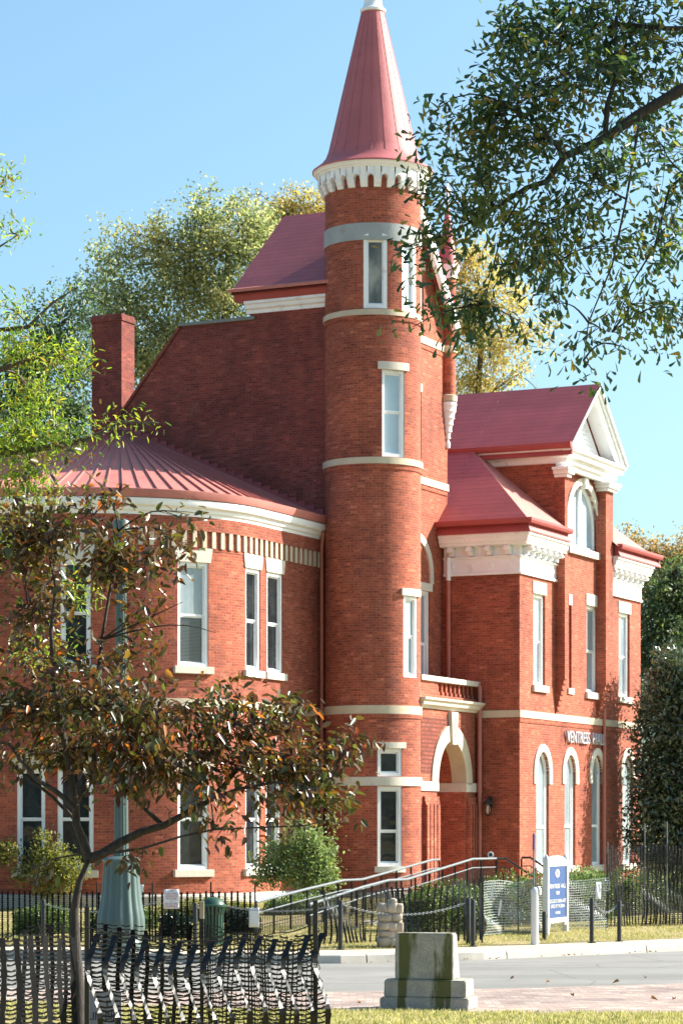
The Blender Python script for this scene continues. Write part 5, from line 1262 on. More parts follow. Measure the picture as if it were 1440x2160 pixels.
def make_tree(name, label, cat, base, trunk, blobs, mat, bark, ncl, nper, leaf, lw, crad, droop=.35, group=None, limbs=None, twigs=.5, r0=.2, obov=False, shell=.45, fold=.25, twr=.006, loc_z=None, jitter=.35, br=None, clump=None):
    base = Vector(base); t = thing(name, base, 0, label, cat, group); B = np.array(base)
    m = MB(); tr = [Vector(p) - base for p in trunk]
    n = len(tr); m.tube(tr, [r0 * (1 - .75 * i / (n - 1)) for i in range(n)], 10)
    nodes = list(tr[1:])
    for li, (pts, ra, rb) in enumerate(limbs or []):
        q = [Vector(p) - base for p in pts]; k = len(q); m.tube(q, [ra + (rb - ra) * i / (k - 1) for i in range(k)], 8); nodes += q[1:]
    bl = [(np.array(b[0]) - B, np.array(b[1]), b[2] if len(b) > 2 else 1) for b in blobs]
    ends = []
    for c, r, w in bl:
        src = min(nodes, key=lambda p: (p - Vector(c)).length + max(0, p.z - c[2]) * .8)
        pth = branch_path(src, Vector(c), .1, 6, .07); k = len(pth); rb = br or max(twr * 2.2, r0 * .10); m.tube(pth, [rb * (1.3 - .9 * i / (k - 1)) for i in range(k)], 6); ends.append(pth[3:])
    C, idx, d = sample_blobs(bl, ncl, shell)
    if clump:        # gather the clusters into sprays, so that gaps open between them
        k, sp_ = clump
        for bi, (c, r, w) in enumerate(bl):
            w_ = np.where(idx == bi)[0]
            if len(w_) < 3: continue
            kk = max(3, min(k, len(w_) // 3)); sub = C[RNG.choice(w_, kk, replace=False)]; sel = RNG.integers(kk, size=len(w_))
            C[w_] = sub[sel] + RNG.normal(size=(len(w_), 3)) * np.minimum(r, sp_ * 2.2) * .42 * RNG.uniform(.6, 1.3, (kk, 1))[sel]
    nt_ = int(ncl * twigs)
    for i in range(nt_):
        e = ends[idx[i]]; s = e[int(RNG.integers(len(e)))]; pth = branch_path(s, Vector(C[i]), .08, 3, .08); m.tube(pth, [twr * 1.5, twr * 1.2, twr * .9, twr * .6], 4, cap=False)
    m.build('trunk', bark, t, smooth=60)
    nl = ncl * nper
    out = unit(C - np.array([np.mean([b[0] for b in bl], 0)] * 1)[0]); out = np.repeat(out, nper, 0)
    P = np.repeat(C, nper, 0) + RNG.normal(size=(nl, 3)) * np.asarray(crad)
    D = rdir(nl) + out * .5; D[:, 2] -= droop
    Nn = rdir(nl) * jitter * 2 + np.array([0, 0, 1.0])
    s = RNG.uniform(.65, 1.25, nl)
    leaf_mesh('crown', mat, P, D, Nn, leaf * s, lw * s * RNG.uniform(.8, 1.2, nl), t, fold, obov)
    return t
def blob(px, py, rx, ry, Y, w=1.0, dy=None):
    c = at(px, py, Y); s = Y / F_PX; return (tuple(c), (rx * s, dy if dy else (rx + ry) / 2 * s, ry * s), w)
def pl(pts, Y): return [tuple(at(px, py, Y + (dy[0] if dy else 0))) for px, py, *dy in pts]

LEAF_DOG = leaf_mat('dogwood_leaf', [(0.0, (0.060, 0.024, 0.020)), (0.22, (0.080, 0.038, 0.020)), (0.42, (0.048, 0.055, 0.018)), (0.62, (0.078, 0.056, 0.018)), (0.80, (0.12, 0.040, 0.022)), (0.90, (0.08, 0.12, 0.026)), (0.95, (0.30, 0.12, 0.025)), (1.0, (0.45, 0.10, 0.025))], .28, .33, ((0.05, 0.09, 0.018), 1.3, .54), .55, 2.2)
LEAF_OAK = leaf_mat('oak_leaf', [(0.0, (0.018, 0.046, 0.032)), (0.40, (0.030, 0.066, 0.040)), (0.68, (0.060, 0.105, 0.040)), (0.88, (0.14, 0.17, 0.038)), (0.97, (0.26, 0.17, 0.045))], .36, .36, ((0.13, 0.15, 0.03), .8, .56), .55, 2.6)
LEAF_WILLOW = leaf_mat('willow_leaf', [(0.0, (0.04, 0.085, 0.018)), (0.45, (0.13, 0.20, 0.026)), (0.85, (0.28, 0.31, 0.034)), (0.97, (0.26, 0.15, 0.03))], .42, .4, ((0.045, 0.085, 0.02), .6, .5), .5, 2.6)
LEAF_BGREEN = leaf_mat('green_leaf', [(0.0, (0.095, 0.135, 0.080)), (0.55, (0.20, 0.235, 0.13)), (0.9, (0.40, 0.39, 0.23)), (1.0, (0.62, 0.55, 0.36))], .44, .45, ((0.40, 0.34, 0.18), .22, .5), .4, 2.0)
LEAF_BDARK = leaf_mat('dark_green_leaf', [(0.0, (0.035, 0.07, 0.05)), (0.6, (0.075, 0.12, 0.07)), (1.0, (0.15, 0.19, 0.085))], .38, .45, ((0.10, 0.11, 0.03), .3, .56), .4, 1.8)
LEAF_GOLD = leaf_mat('golden_leaf', [(0.0, (0.25, 0.24, 0.11)), (0.5, (0.44, 0.36, 0.15)), (1.0, (0.60, 0.43, 0.19))], .40, .5, ((0.30, 0.14, 0.05), .3, .56), .4, 1.9)
LEAF_RUST = leaf_mat('rust_leaf', [(0.0, (0.16, 0.13, 0.07)), (0.5, (0.30, 0.20, 0.10)), (1.0, (0.46, 0.27, 0.13))], .40, .5, ((0.20, 0.20, 0.09), .3, .54), .4, 1.8)
LEAF_MAG = leaf_mat('magnolia_leaf', [(0.0, (0.035, 0.065, 0.040)), (0.6, (0.065, 0.105, 0.060)), (1.0, (0.15, 0.18, 0.10))], .12, .22, None, .9, 1.5)
LEAF_HEDGE = leaf_mat('hedge_leaf', [(0.0, (0.040, 0.080, 0.024)), (0.6, (0.105, 0.175, 0.042)), (1.0, (0.22, 0.27, 0.07))], .22, .42, None, .4, 1.7)
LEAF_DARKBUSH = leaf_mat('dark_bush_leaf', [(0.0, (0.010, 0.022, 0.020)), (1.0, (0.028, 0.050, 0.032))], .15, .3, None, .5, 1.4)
LEAF_PALE = leaf_mat('pale_shrub_leaf', [(0.0, (0.10, 0.155, 0.065)), (0.6, (0.20, 0.26, 0.11)), (1.0, (0.32, 0.36, 0.18))], .35, .5, None, .4, 1.8)
LEAF_YSHRUB = leaf_mat('yellow_shrub_leaf', [(0.0, (0.09, 0.11, 0.035)), (0.6, (0.18, 0.19, 0.06)), (1.0, (0.30, 0.25, 0.06))], .35, .5, None, .4, 1.8)

# dogwood in the pen (foreground, left)
Yd = 19.4
dz = lambda px, py, d=0: tuple(at(px, py, Yd + d))
trunk = [tuple(gnd(168, Yd) - Vector((0, 0, .1))), dz(167, 2200), dz(165, 2080), dz(158, 1980), dz(157, 1920), dz(168, 1860), dz(188, 1812)]
limbs = [(pl([(188, 1812), (215, 1802), (252, 1778), (300, 1754), (345, 1742), (400, 1712), (440, 1690), (480, 1648, .1), (520, 1600, .2), (560, 1560, .3)], Yd), .040, .010),
         (pl([(188, 1812), (178, 1780), (162, 1740), (160, 1700), (150, 1640), (140, 1580), (122, 1500), (112, 1420), (108, 1330), (118, 1240), (100, 1150)], Yd), .038, .008),
         (pl([(160, 1705), (120, 1670), (80, 1645), (50, 1610), (20, 1570), (-30, 1560)], Yd - .2), .022, .008),
         (pl([(160, 1690), (190, 1650), (200, 1600), (196, 1540), (205, 1450), (215, 1350), (235, 1230), (250, 1120)], Yd + .2), .026, .007),
         (pl([(165, 1735), (110, 1680), (60, 1640), (20, 1612)], Yd + .3), .016, .006),
         (pl([(345, 1742), (310, 1710), (290, 1690), (262, 1650), (240, 1600)], Yd + .1), .020, .006),
         (pl([(440, 1690), (500, 1665), (580, 1650), (650, 1660), (700, 1640)], Yd - .1), .016, .005),
         (pl([(215, 1802), (300, 1790), (380, 1765), (450, 1750), (560, 1745), (640, 1742), (700, 1728)], Yd - .5), .010, .004),
         (pl([(180, 1800), (120, 1810), (70, 1835)], Yd - .4), .008, .003)]
bl = [blob(90, 1130, 95, 75, Yd), blob(190, 1080, 80, 50, Yd, .5), blob(60, 1280, 85, 90, Yd + .3, .5), blob(225, 1200, 85, 80, Yd - .2, .85), blob(290, 1290, 50, 70, Yd, .3), blob(110, 1400, 110, 70, Yd, .35), blob(270, 1390, 70, 50, Yd + .3, .3),
      blob(60, 1490, 90, 60, Yd), blob(210, 1490, 110, 65, Yd - .3), blob(350, 1500, 100, 60, Yd + .2, .75), blob(480, 1520, 100, 55, Yd, .9), blob(590, 1520, 60, 45, Yd + .2, .7), blob(150, 1580, 150, 55, Yd + .3), blob(330, 1590, 130, 60, Yd - .3, .75), blob(500, 1600, 120, 55, Yd), blob(630, 1610, 80, 50, Yd + .1), blob(715, 1595, 55, 40, Yd, .7),
      blob(430, 1660, 90, 35, Yd - .4, .35), blob(620, 1680, 90, 45, Yd - .1, .8), blob(300, 1660, 70, 30, Yd, .4), blob(480, 1745, 60, 35, Yd - .5, .22), blob(620, 1730, 50, 15, Yd - .5, .2), blob(300, 1810, 70, 25, Yd - .4, .2), blob(70, 1820, 45, 30, Yd - .4, .25),
      blob(395, 1085, 25, 35, Yd - .1, .25), blob(365, 1140, 35, 35, Yd, .5), blob(330, 1180, 40, 40, Yd, .6), blob(455, 1335, 18, 16, Yd, .12), blob(385, 1270, 22, 25, Yd, .2), blob(480, 1440, 25, 30, Yd, .2), blob(170, 985, 25, 25, Yd, .2), blob(750, 1560, 25, 20, Yd, .2)]
make_tree('dogwood_tree', 'small bronze leaved dogwood tree with a leaning trunk behind the near net', 'tree', gnd(168, Yd), trunk, bl, LEAF_DOG, DARKBARK, 900, 9, .082, .036, (.075, .10, .045), .6, limbs=limbs, r0=.065, twigs=.7, twr=.003, br=.006, clump=(10, .20), shell=.5, jitter=.5)

# oak limb reaching in from the right
Yo = 26.0
ob = gnd(2300, Yo + 2)
trunk = [tuple(ob), tuple(at(2300, 1200, Yo + 2)), tuple(at(2270, 500, Yo + 1.5)), tuple(at(2250, -300, Yo + 1)), tuple(at(2240, -900, Yo + 1))]
limbs = [(pl([(2270, 450, 1), (1900, 130, .6), (1640, 120, .3), (1440, 187), (1340, 245), (1275, 292), (1190, 330), (1152, 383), (1110, 396), (1040, 442), (990, 470), (930, 500)], Yo), .075, .006),
         (pl([(1640, 120, .3), (1500, 60), (1400, 60), (1300, 50, .4), (1180, 110, .5), (1080, 150, .5)], Yo), .036, .007), (pl([(1275, 292), (1280, 220), (1300, 160), (1297, 60), (1310, -40)], Yo), .03, .010), (pl([(1190, 330), (1150, 280), (1110, 250)], Yo - .2), .022, .008),
         (pl([(1300, 270), (1240, 400), (1190, 480), (1170, 560)], Yo + .4), .016, .005), (pl([(1440, 370), (1410, 400), (1380, 520), (1330, 600), (1290, 700)], Yo + .6), .018, .004), (pl([(1900, 130, .6), (1700, 260), (1500, 350), (1440, 365)], Yo + .5), .05, .016),
         (pl([(1110, 396), (1060, 480), (1040, 560), (1020, 640)], Yo), .012, .004), (pl([(1350, 240), (1320, 420), (1290, 560), (1240, 680), (1230, 760)], Yo - .3), .014, .004), (pl([(1500, 60), (1440, -40), (1300, -120), (1150, -80), (1090, 0)], Yo + .3), .05, .012)]
bl = [blob(1340, 60, 130, 90, Yo + .3, .75), blob(1190, 80, 110, 80, Yo), blob(1090, 60, 55, 50, Yo, .7), blob(1130, 180, 110, 90, Yo - .2, 1.2), blob(1290, 190, 110, 80, Yo + .4), blob(1040, 240, 80, 70, Yo, 1.1), blob(960, 290, 60, 50, Yo + .1, .8), blob(1120, 300, 100, 70, Yo + .3, 1.1), blob(1030, 360, 90, 60, Yo, 1.1), blob(940, 380, 60, 40, Yo, .6), blob(1250, 370, 120, 80, Yo - .3, .8), blob(1400, 300, 80, 80, Yo + .3, .5),
      blob(1000, 450, 100, 50, Yo, .8), blob(905, 480, 50, 35, Yo, .4), blob(1130, 470, 110, 70, Yo + .2), blob(960, 530, 80, 45, Yo - .1, .55), blob(1090, 560, 90, 60, Yo, .7), blob(1260, 520, 110, 80, Yo + .3, .42), blob(1390, 470, 70, 90, Yo + .3, .42), blob(940, 620, 50, 50, Yo, .5), blob(1030, 650, 80, 45, Yo + .1, .6), blob(870, 690, 35, 22, Yo, .3), blob(1000, 690, 40, 30, Yo, .4), blob(1180, 640, 60, 60, Yo, .35),
      blob(1330, 640, 110, 70, Yo + .4, .38), blob(1270, 700, 70, 45, Yo, .38), blob(1420, 650, 40, 70, Yo, .4), blob(1250, 780, 30, 25, Yo, .25), blob(1330, 740, 40, 20, Yo, .2), blob(1060, 20, 30, 30, Yo, .3), blob(900, 250, 25, 40, Yo, .18), blob(870, 540, 30, 40, Yo, .35), blob(850, 500, 30, 18, Yo, .18), blob(900, 350, 30, 20, Yo, .2),
      blob(1550, 100, 150, 130, Yo + 1, .7), blob(1550, 400, 120, 160, Yo + 1, .6), blob(1300, -130, 250, 120, Yo + .6, .8), blob(1800, -100, 300, 300, Yo + 1, 1.0), blob(2050, 400, 350, 350, Yo + 2, 1.2)]
make_tree('oak_tree', 'large dark green oak reaching a long limb in from the upper right', 'tree', ob, trunk, bl, LEAF_OAK, DARKBARK, 2700, 13, .112, .042, (.10, .13, .09), .55, br=.009, clump=(9, .42), limbs=limbs, r0=.42, twigs=.6, twr=.0035, obov=True, shell=.5, jitter=.6)

# bright willow oak on the left
Yw = 41.0; ob = gnd(-420, Yw)
trunk = [tuple(ob), tuple(at(-420, 1400, Yw)), tuple(at(-400, 900, Yw)), tuple(at(-380, 500, Yw)), tuple(at(-370, 200, Yw))]
limbs = [(pl([(-400, 900), (-200, 820), (0, 780), (120, 740)], Yw), .10, .02), (pl([(-400, 1000), (-150, 960), (60, 950), (180, 930), (260, 890), (335, 893)], Yw), .09, .008), (pl([(-390, 700), (-200, 660), (-40, 700), (60, 690), (110, 640), (165, 605)], Yw), .07, .008), (pl([(-400, 1100), (-100, 1120), (60, 1130)], Yw), .06, .012), (pl([(-380, 500), (-150, 480), (0, 520), (40, 495)], Yw), .05, .006), (pl([(-380, 400), (-150, 340), (-20, 400), (10, 380)], Yw), .05, .006)]
bl = [blob(20, 650, 60, 35, Yw, .5), blob(110, 640, 40, 25, Yw, .2), blob(160, 612, 30, 14, Yw, .15), blob(40, 730, 70, 50, Yw, .8), blob(140, 760, 55, 45, Yw, .7), blob(60, 830, 70, 50, Yw + 1, .8), blob(40, 920, 70, 60, Yw, 1.2), blob(140, 920, 60, 40, Yw, .8), blob(220, 900, 40, 18, Yw, .35), blob(315, 890, 20, 12, Yw, .2), blob(265, 885, 30, 12, Yw, .2), blob(60, 1010, 70, 50, Yw, .9), blob(20, 1120, 60, 70, Yw, .6), blob(150, 1250, 60, 50, Yw + .5, .35), blob(90, 1370, 70, 60, Yw + .5, .45),
      blob(5, 380, 16, 40, Yw, 1.2), blob(22, 492, 24, 22, Yw, 1.2), blob(-200, 700, 180, 200, Yw, 1), blob(-250, 1000, 200, 200, Yw, 1), blob(-300, 400, 200, 200, Yw, .8)]
make_tree('willow_oak', 'sunlit yellow green willow oak reaching in from the left edge', 'tree', ob, trunk, bl, LEAF_WILLOW, BARK, 2000, 13, .115, .030, (.18, .2, .13), .15, limbs=limbs, r0=.30, twigs=.4, twr=.005, br=.014, shell=.55, jitter=.6)

# trees behind the hall
def bg_tree(name, label, px, Y, blobs, mat, ncl, nper, leaf, group='trees behind the hall', lw=.5, crad=.24, r0=.35, shell=.62, zb=None):
    g = gnd(px, Y); top = min(b[1] for b in blobs)
    trunk = [tuple(g), tuple(at(px, 1500, Y)), tuple(at(px + 8, 1200, Y)), tuple(at(px - 6, (top + 1200) / 2, Y)), tuple(at(px + 10, top + 80, Y))]
    make_tree(name, label, 'tree', g, trunk, [blob(*b[:4], Y + (b[5] if len(b) > 5 else 0), b[4] if len(b) > 4 else 1) for b in blobs], mat, BARK, ncl, nper, leaf, leaf * lw, (crad, crad, crad * .8), .5, group, r0=r0, clump=(11, .52), twigs=.10, twr=.02, shell=shell, jitter=.6)
bg_tree('tall_tree', 'tall pale green and yellow tree rising between the chimney and the tower', 470, 112, [(250, 560, 60, 60), (330, 510, 70, 60), (420, 470, 60, 60), (290, 640, 90, 60), (400, 580, 90, 80), (500, 520, 80, 80), (530, 450, 50, 40), (480, 640, 90, 70), (260, 730, 80, 70), (360, 720, 90, 80), (560, 580, 60, 90), (330, 820, 70, 80), (220, 640, 30, 50)], LEAF_BGREEN, 2150, 15, .175)
bg_tree('golden_tree', 'golden leaved tree showing just left of the spire base', 625, 122, [(640, 420, 45, 30), (600, 450, 50, 35), (680, 440, 40, 40), (560, 500, 50, 50), (660, 520, 70, 60), (520, 440, 30, 30, .5)], LEAF_GOLD, 600, 14, .17)
bg_tree('dark_tree', 'dark green tree behind the chimney at the far left', 60, 104, [(170, 650, 50, 50, .8), (120, 720, 60, 60), (40, 760, 90, 80), (160, 790, 60, 60), (60, 880, 100, 80), (170, 880, 50, 50), (100, 960, 80, 60), (20, 1000, 70, 60), (-80, 850, 100, 150), (110, 1080, 110, 60), (40, 1180, 90, 80), (150, 1190, 80, 70)], LEAF_BDARK, 2187, 16, .17)
bg_tree('yellow_tree', 'yellow green tree between the turret and the right hand gable', 1010, 118, [(985, 560, 60, 60), (1040, 620, 70, 60), (990, 690, 70, 70), (1060, 720, 60, 60), (1000, 790, 70, 50), (1090, 790, 40, 40, .5), (1130, 700, 30, 40, .3), (940, 620, 40, 70), (1000, 850, 80, 60)], LEAF_GOLD, 900, 14, .17)
bg_tree('rust_tree', 'rust tinged tree over the right end of the hall roof', 1330, 125, [(1340, 1160, 50, 30), (1390, 1180, 60, 40), (1440, 1180, 50, 40), (1340, 1230, 60, 50), (1420, 1240, 60, 50)], LEAF_RUST, 600, 14, .17)
bg_tree('evergreen_tree', 'dark bluish green tree behind the magnolia at the right edge', 1420, 108, [(1410, 1240, 45, 40, .7), (1390, 1290, 55, 60), (1450, 1270, 60, 70), (1400, 1350, 60, 60), (1460, 1400, 60, 80), (1380, 1430, 50, 80)], LEAF_BDARK, 1225, 16, .17)

# magnolia beside the right end of the front
Ym = 80.0; g = gnd(1425, Ym)
make_tree('magnolia_tree', 'glossy dark magnolia covering the right end of the front', 'tree', g, [tuple(g), tuple(at(1425, 1650, Ym)), tuple(at(1420, 1480, Ym)), tuple(at(1418, 1380, Ym))],
          [blob(1415, 1400, 35, 45, Ym, dy=.95), blob(1395, 1460, 45, 50, Ym, dy=.95), blob(1450, 1450, 55, 70, Ym, dy=.95), blob(1390, 1540, 55, 55, Ym, dy=.95), blob(1450, 1560, 60, 70, Ym, dy=.95), blob(1385, 1620, 50, 60, Ym, dy=.95), blob(1440, 1680, 70, 70, Ym, dy=.95), blob(1385, 1710, 50, 60, Ym, dy=.95), blob(1400, 1790, 60, 60, Ym, dy=.95), blob(1460, 1800, 60, 70, Ym, dy=.95), blob(1352, 1640, 26, 50, Ym, .6, dy=.95), blob(1348, 1740, 26, 70, Ym, .6, dy=.95), blob(1345, 1560, 18, 40, Ym, .35, dy=.95), blob(1500, 1600, 80, 200, Ym, dy=.95), blob(1365, 1500, 22, 30, Ym, .4, dy=.95)],
          LEAF_MAG, DARKBARK, 2000, 14, .17, .075, (.16, .16, .16), .1, r0=.16, twigs=.15, twr=.01, shell=.4, jitter=.7)

# pale shrub tree in front of the wing corner, and the yellow shrub at the left
Yp = 62.5; g = gnd(640, Yp)
make_tree('shrub_tree', 'pale green bushy small tree in the corner between wing and tower', 'shrub', g, [tuple(g), tuple(at(640, 1850, Yp)), tuple(at(635, 1800, Yp)), tuple(at(640, 1760, Yp))],
          [blob(640, 1770, 45, 35, Yp), blob(600, 1800, 50, 35, Yp), blob(675, 1800, 38, 40, Yp), blob(640, 1845, 70, 35, Yp), blob(570, 1840, 40, 30, Yp), blob(690, 1850, 30, 30, Yp), blob(540, 1815, 22, 15, Yp, .3), blob(690, 1745, 15, 15, Yp, .25), blob(620, 1735, 25, 15, Yp, .3)],
          LEAF_PALE, BARK, 520, 14, .085, .045, (.10, .10, .09), .1, r0=.05, twigs=.3, twr=.006, shell=.42, jitter=.6)
Yy = 63.5; g = gnd(110, Yy)
make_tree('yellow_shrub', 'yellowish shrub on thin pale stems against the round wing', 'shrub', g, [tuple(g), tuple(at(108, 1870, Yy)), tuple(at(112, 1840, Yy)), tuple(at(115, 1800, Yy))],
          [blob(110, 1810, 50, 35, Yy), blob(70, 1840, 40, 25, Yy), blob(145, 1840, 40, 30, Yy), blob(110, 1870, 50, 20, Yy, .6), blob(10, 1800, 35, 30, Yy, .7), blob(100, 1770, 25, 20, Yy, .5)],
          LEAF_YSHRUB, BARK, 330, 13, .085, .05, (.09, .09, .08), .1, limbs=[(pl([(110, 1890), (95, 1860), (80, 1840)], Yy), .02, .01), (pl([(112, 1890), (125, 1860), (140, 1835)], Yy), .02, .01)], r0=.03, twigs=.3, twr=.006, shell=.45)

# an unseen belt of trees behind the viewer, added for the windows to mirror
m = MB(); TB = []
for k in range(16):
    x = -62 + k * 8.2 + RNG.uniform(-2, 2); y = RNG.uniform(-34, -22); h = RNG.uniform(11, 19); TB.append((x, y, h)); m.tube([(x, y, 0), (x + .3, y, h * .6)], [.35, .15], 8)
o = m.build('unseen_tree_belt', BARK, smooth=60); tag(o, 'unseen belt of grove trees added for the hall windows to mirror', 'tree', kind='stuff')
C = []
for x, y, h in TB:
    k = 420; d = rdir(k) * (RNG.random((k, 1)) ** .4); C.append(np.array([x, y, h * .62]) + d * np.array([4.6, 4.0, h * .40]))
C = np.repeat(np.concatenate(C), 4, 0); n = len(C); C = C + RNG.normal(size=(n, 3)) * .4
o = leaf_mesh('foliage', LEAF_BDARK, C, rdir(n), rdir(n), .8, .5, o)

# hedges and bushes: dense leaf skin over a twiggy core
def hedge(label, path, w, h, mat, n, leaf=.055, name='hedge', group=None, lump=.10, cat='hedge', z=None):
    P = np.array([(p.x, p.y) for p in path]); seg = np.hypot(*np.diff(P, axis=0).T); L = np.concatenate([[0], np.cumsum(seg)])
    b = Vector((P[:, 0].mean(), P[:, 1].mean(), 0)); b.z = G(b.x, b.y)
    t = thing(name, b, 0, label, cat, group)
    u = RNG.random(n) * L[-1]; x = np.interp(u, L, P[:, 0]); y = np.interp(u, L, P[:, 1]); i = np.clip(np.searchsorted(L, u) - 1, 0, len(seg) - 1)
    d = (P[i + 1] - P[i]) / seg[i][:, None]; nn = np.stack([d[:, 1], -d[:, 0]], 1)
    th = RNG.random(n) * math.pi; sp = lambda v: np.sign(v) * np.abs(v) ** .55
    endf = np.sqrt(np.clip(np.minimum(u, L[-1] - u) / (w * .55), 0.04, 1))
    lm = 1 + lump * np.sin(u * 4.1 + th * 2) + lump * .7 * np.sin(u * 9.3 + th * 5)
    r = RNG.uniform(.80, 1.03, n) * lm
    a = sp(np.cos(th)) * w / 2 * r * endf; zz_ = sp(np.sin(th)) ** 1.0 * h * r * (.6 + .4 * endf)
    low = RNG.random(n) < .35; zz_ = np.where(low, RNG.random(n) * h * .9 * endf, zz_); a = np.where(low, np.sign(np.cos(th)) * w / 2 * r * endf, a)
    Pt = np.stack([x + nn[:, 0] * a, y + nn[:, 1] * a, zz_], 1) - np.array([b.x, b.y, 0]) + RNG.normal(size=(n, 3)) * .02
    out = np.stack([nn[:, 0] * np.cos(th), nn[:, 1] * np.cos(th), np.sin(th)], 1)
    s = RNG.uniform(.7, 1.3, n)
    leaf_mesh('foliage', mat, Pt, rdir(n) * .8 + out * .6, rdir(n) * .7 + out, leaf * s, leaf * .55 * s, t, .2)
    m = MB(); k = max(4, int(L[-1] / .15))
    for j in range(k):
        u0, u1 = L[-1] * (.04 + .92 * j / k), L[-1] * (.04 + .92 * (j + 1) / k)
        p0 = Vector((np.interp(u0, L, P[:, 0]) - b.x, np.interp(u0, L, P[:, 1]) - b.y)); p1 = Vector((np.interp(u1, L, P[:, 0]) - b.x, np.interp(u1, L, P[:, 1]) - b.y))
        dd = (p1 - p0).normalized(); q = Vector((dd.y, -dd.x)) * w * .36
        e = lambda uu: math.sqrt(min(1, max(.1, min(uu, L[-1] - uu) / (w * .55))))
        c = []
        for z0 in (0, 1): c += [(p0.x - q.x * e(u0), p0.y - q.y * e(u0), -.05 + z0 * h * .80 * e(u0)), (p1.x - q.x * e(u1), p1.y - q.y * e(u1), -.05 + z0 * h * .80 * e(u1)), (p1.x + q.x * e(u1), p1.y + q.y * e(u1), -.05 + z0 * h * .80 * e(u1)), (p0.x + q.x * e(u0), p0.y + q.y * e(u0), -.05 + z0 * h * .80 * e(u0))]
        m.corners(c)
    m.build('twigs', DARKBARK, t); return t
def hh(py, px, Y): return at(px, py, Y).z - gnd(px, Y).z
hedge('clipped dark hedge behind the net, between the stone pier and the fine mesh', [gnd(855, 54.0), gnd(930, 54.6), gnd(1025, 55.6)], .85, hh(1870, 930, 54.6), LEAF_HEDGE, 6500)
hedge('light green hedge behind the fine mesh and the blue sign', [gnd(1022, 56.4), gnd(1150, 58.5), gnd(1282, 60.0)], .9, hh(1846, 1150, 58.5), LEAF_HEDGE, 7500)
hedge('rounded bright bush rising above the hedge right of the blue sign', [gnd(1196, 63.5), gnd(1270, 64)], 1.3, hh(1824, 1230, 63.7), LEAF_PALE, 4500, .06, 'bush', cat='bush')
hedge('hedge behind the tall black net below the magnolia', [gnd(1284, 61.5), gnd(1360, 63), gnd(1475, 64.5)], .95, hh(1838, 1360, 63), LEAF_HEDGE, 7000)
hedge('round topped bright hedge behind the far net near the leftmost bollard', [gnd(30, 54.0), gnd(90, 54.0), gnd(150, 54.0)], .95, hh(1908, 90, 54), LEAF_HEDGE, 5000, .05)
hedge('low bright hedge behind the lamp post base', [gnd(182, 55.0), gnd(260, 55.0), gnd(330, 55.2)], .8, hh(1912, 260, 55), LEAF_HEDGE, 4200, .05)
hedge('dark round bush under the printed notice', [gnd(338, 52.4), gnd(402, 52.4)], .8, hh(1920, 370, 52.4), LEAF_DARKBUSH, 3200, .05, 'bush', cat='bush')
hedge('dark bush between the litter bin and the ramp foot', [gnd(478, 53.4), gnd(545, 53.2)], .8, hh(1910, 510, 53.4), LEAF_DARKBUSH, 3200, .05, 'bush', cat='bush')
hedge('yellow green low hedge along the wing behind the litter bin', [gnd(330, 58.0), gnd(430, 58.0), gnd(540, 58.2)], .8, hh(1900, 430, 58), LEAF_YSHRUB, 4200, .05)
hedge('bright hedge seen through the bars of the ramp railing', [gnd(560, 60.0), gnd(640, 60.4), gnd(715, 61.0)], .8, hh(1890, 640, 60.4), LEAF_HEDGE, 3600, .05)

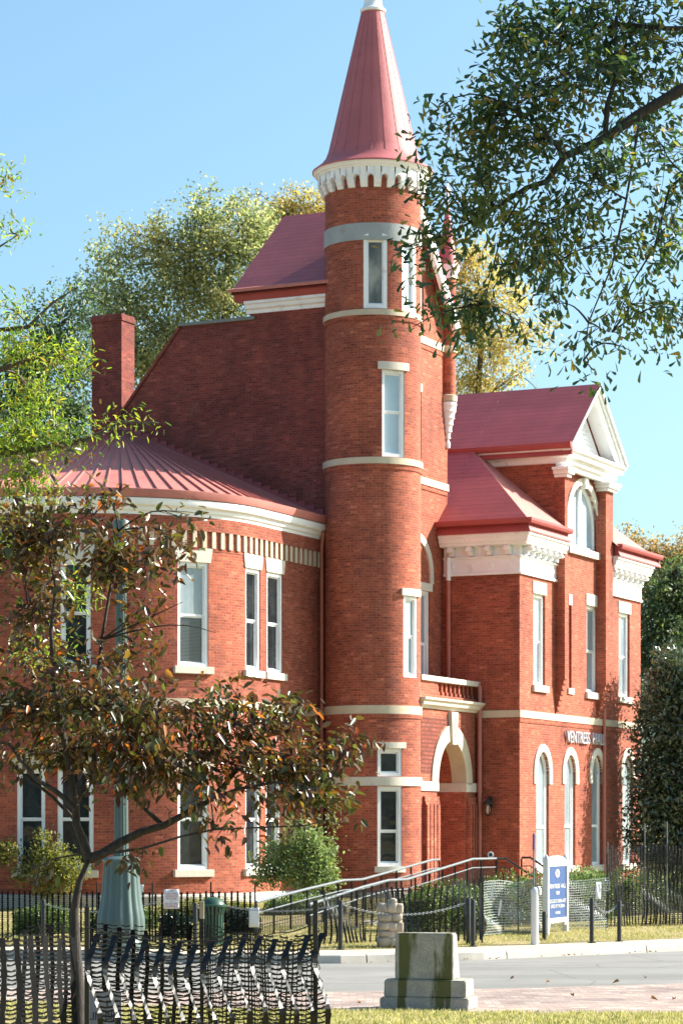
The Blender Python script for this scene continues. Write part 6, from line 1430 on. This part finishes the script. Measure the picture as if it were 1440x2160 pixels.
# grass blades on the lawns
GRASS = leaf_mat('grass_blade', [(0.0, (0.13, 0.17, 0.045)), (0.35, (0.27, 0.27, 0.09)), (0.6, (0.46, 0.40, 0.21)), (1.0, (0.62, 0.52, 0.34))], .35, .6, None, .2, 1.4)
def grass(n, x0, x1, yfun, d0, d1, h, w, name='grass'):
    x = RNG.uniform(x0, x1, n); f = RNG.random(n); y = np.array([yfun(a) for a in x]) + d0 + (d1 - d0) * f
    pat = np.sin(x * 2.1 + y * 1.3) + np.sin(x * 5.3 - y * 3.1) * .7 + RNG.normal(size=n) * .8; k = pat > -.7; x, y = x[k], y[k]; n = len(x)
    z = np.array([G(a, b) for a, b in zip(x, y)]) + .008
    P = np.stack([x, y, z], 1); D = RNG.normal(size=(n, 3)) * .55; D[:, 2] = 1
    return leaf_mesh(name, GRASS, P, D, rdir(n), h * RNG.uniform(.5, 1.4, n), w, None, .1)
o = grass(52000, -7, 7, near_y, -5.0, -.02, .060, .010); tag(o, 'short dry lawn grass in the foreground', 'grass', kind='stuff')
o = grass(36000, -9, 9, kerb_y, 2.0, 9.0, .055, .011); tag(o, 'thin dry verge grass beyond the pavement', 'grass', kind='stuff')

# fallen leaves on the road
LEAF_FALL = leaf_mat('fallen_leaf', [(0.0, (0.12, 0.06, 0.03)), (1.0, (0.32, 0.16, 0.06))], .1, .6, None, .2, 1.0)
lit = [(int(RNG.uniform(690, 1430)), None) for _ in range(34)]
for k, (px, _) in enumerate(lit):
    x = (px - 720) / F_PX * 48.5; y = kerb_y(x) - abs(RNG.normal()) * .22 - .03
    o = leaf_mesh('fallen_leaf', LEAF_FALL, np.array([[0, 0, 0.006]]), np.array([[math.cos(k * 2.3), math.sin(k * 2.3), .2]]), np.array([[.2, -.3, 1.0]]), .055, .035, None, .5, obov=True)
    o.location = (x, y, .012); tag(o, 'small dry brown leaf lying on the road', 'leaf', 'fallen leaves on the road')
for k, (px, py) in enumerate(((1290, 2077), (1360, 2067), (1387, 2113), (1417, 2112), (1150, 2076), (1210, 2105), (760, 2120), (1075, 2068))):
    Y = EYE * F_PX / (py - HOR); p = Vector(((px - 720) / F_PX * Y, Y, .012)); n = 3
    o = leaf_mesh('fallen_leaf', LEAF_FALL, np.array([[0, 0, 0.01]]), np.array([[math.cos(k * 1.7), math.sin(k * 1.7), .25]]), np.array([[.2, -.3, 1.0]]), .12 if k in (0, 2) else .07, .07, None, .5, obov=True)
    o.location = p; tag(o, 'small dry brown leaf lying on the road', 'leaf', 'fallen leaves on the road')
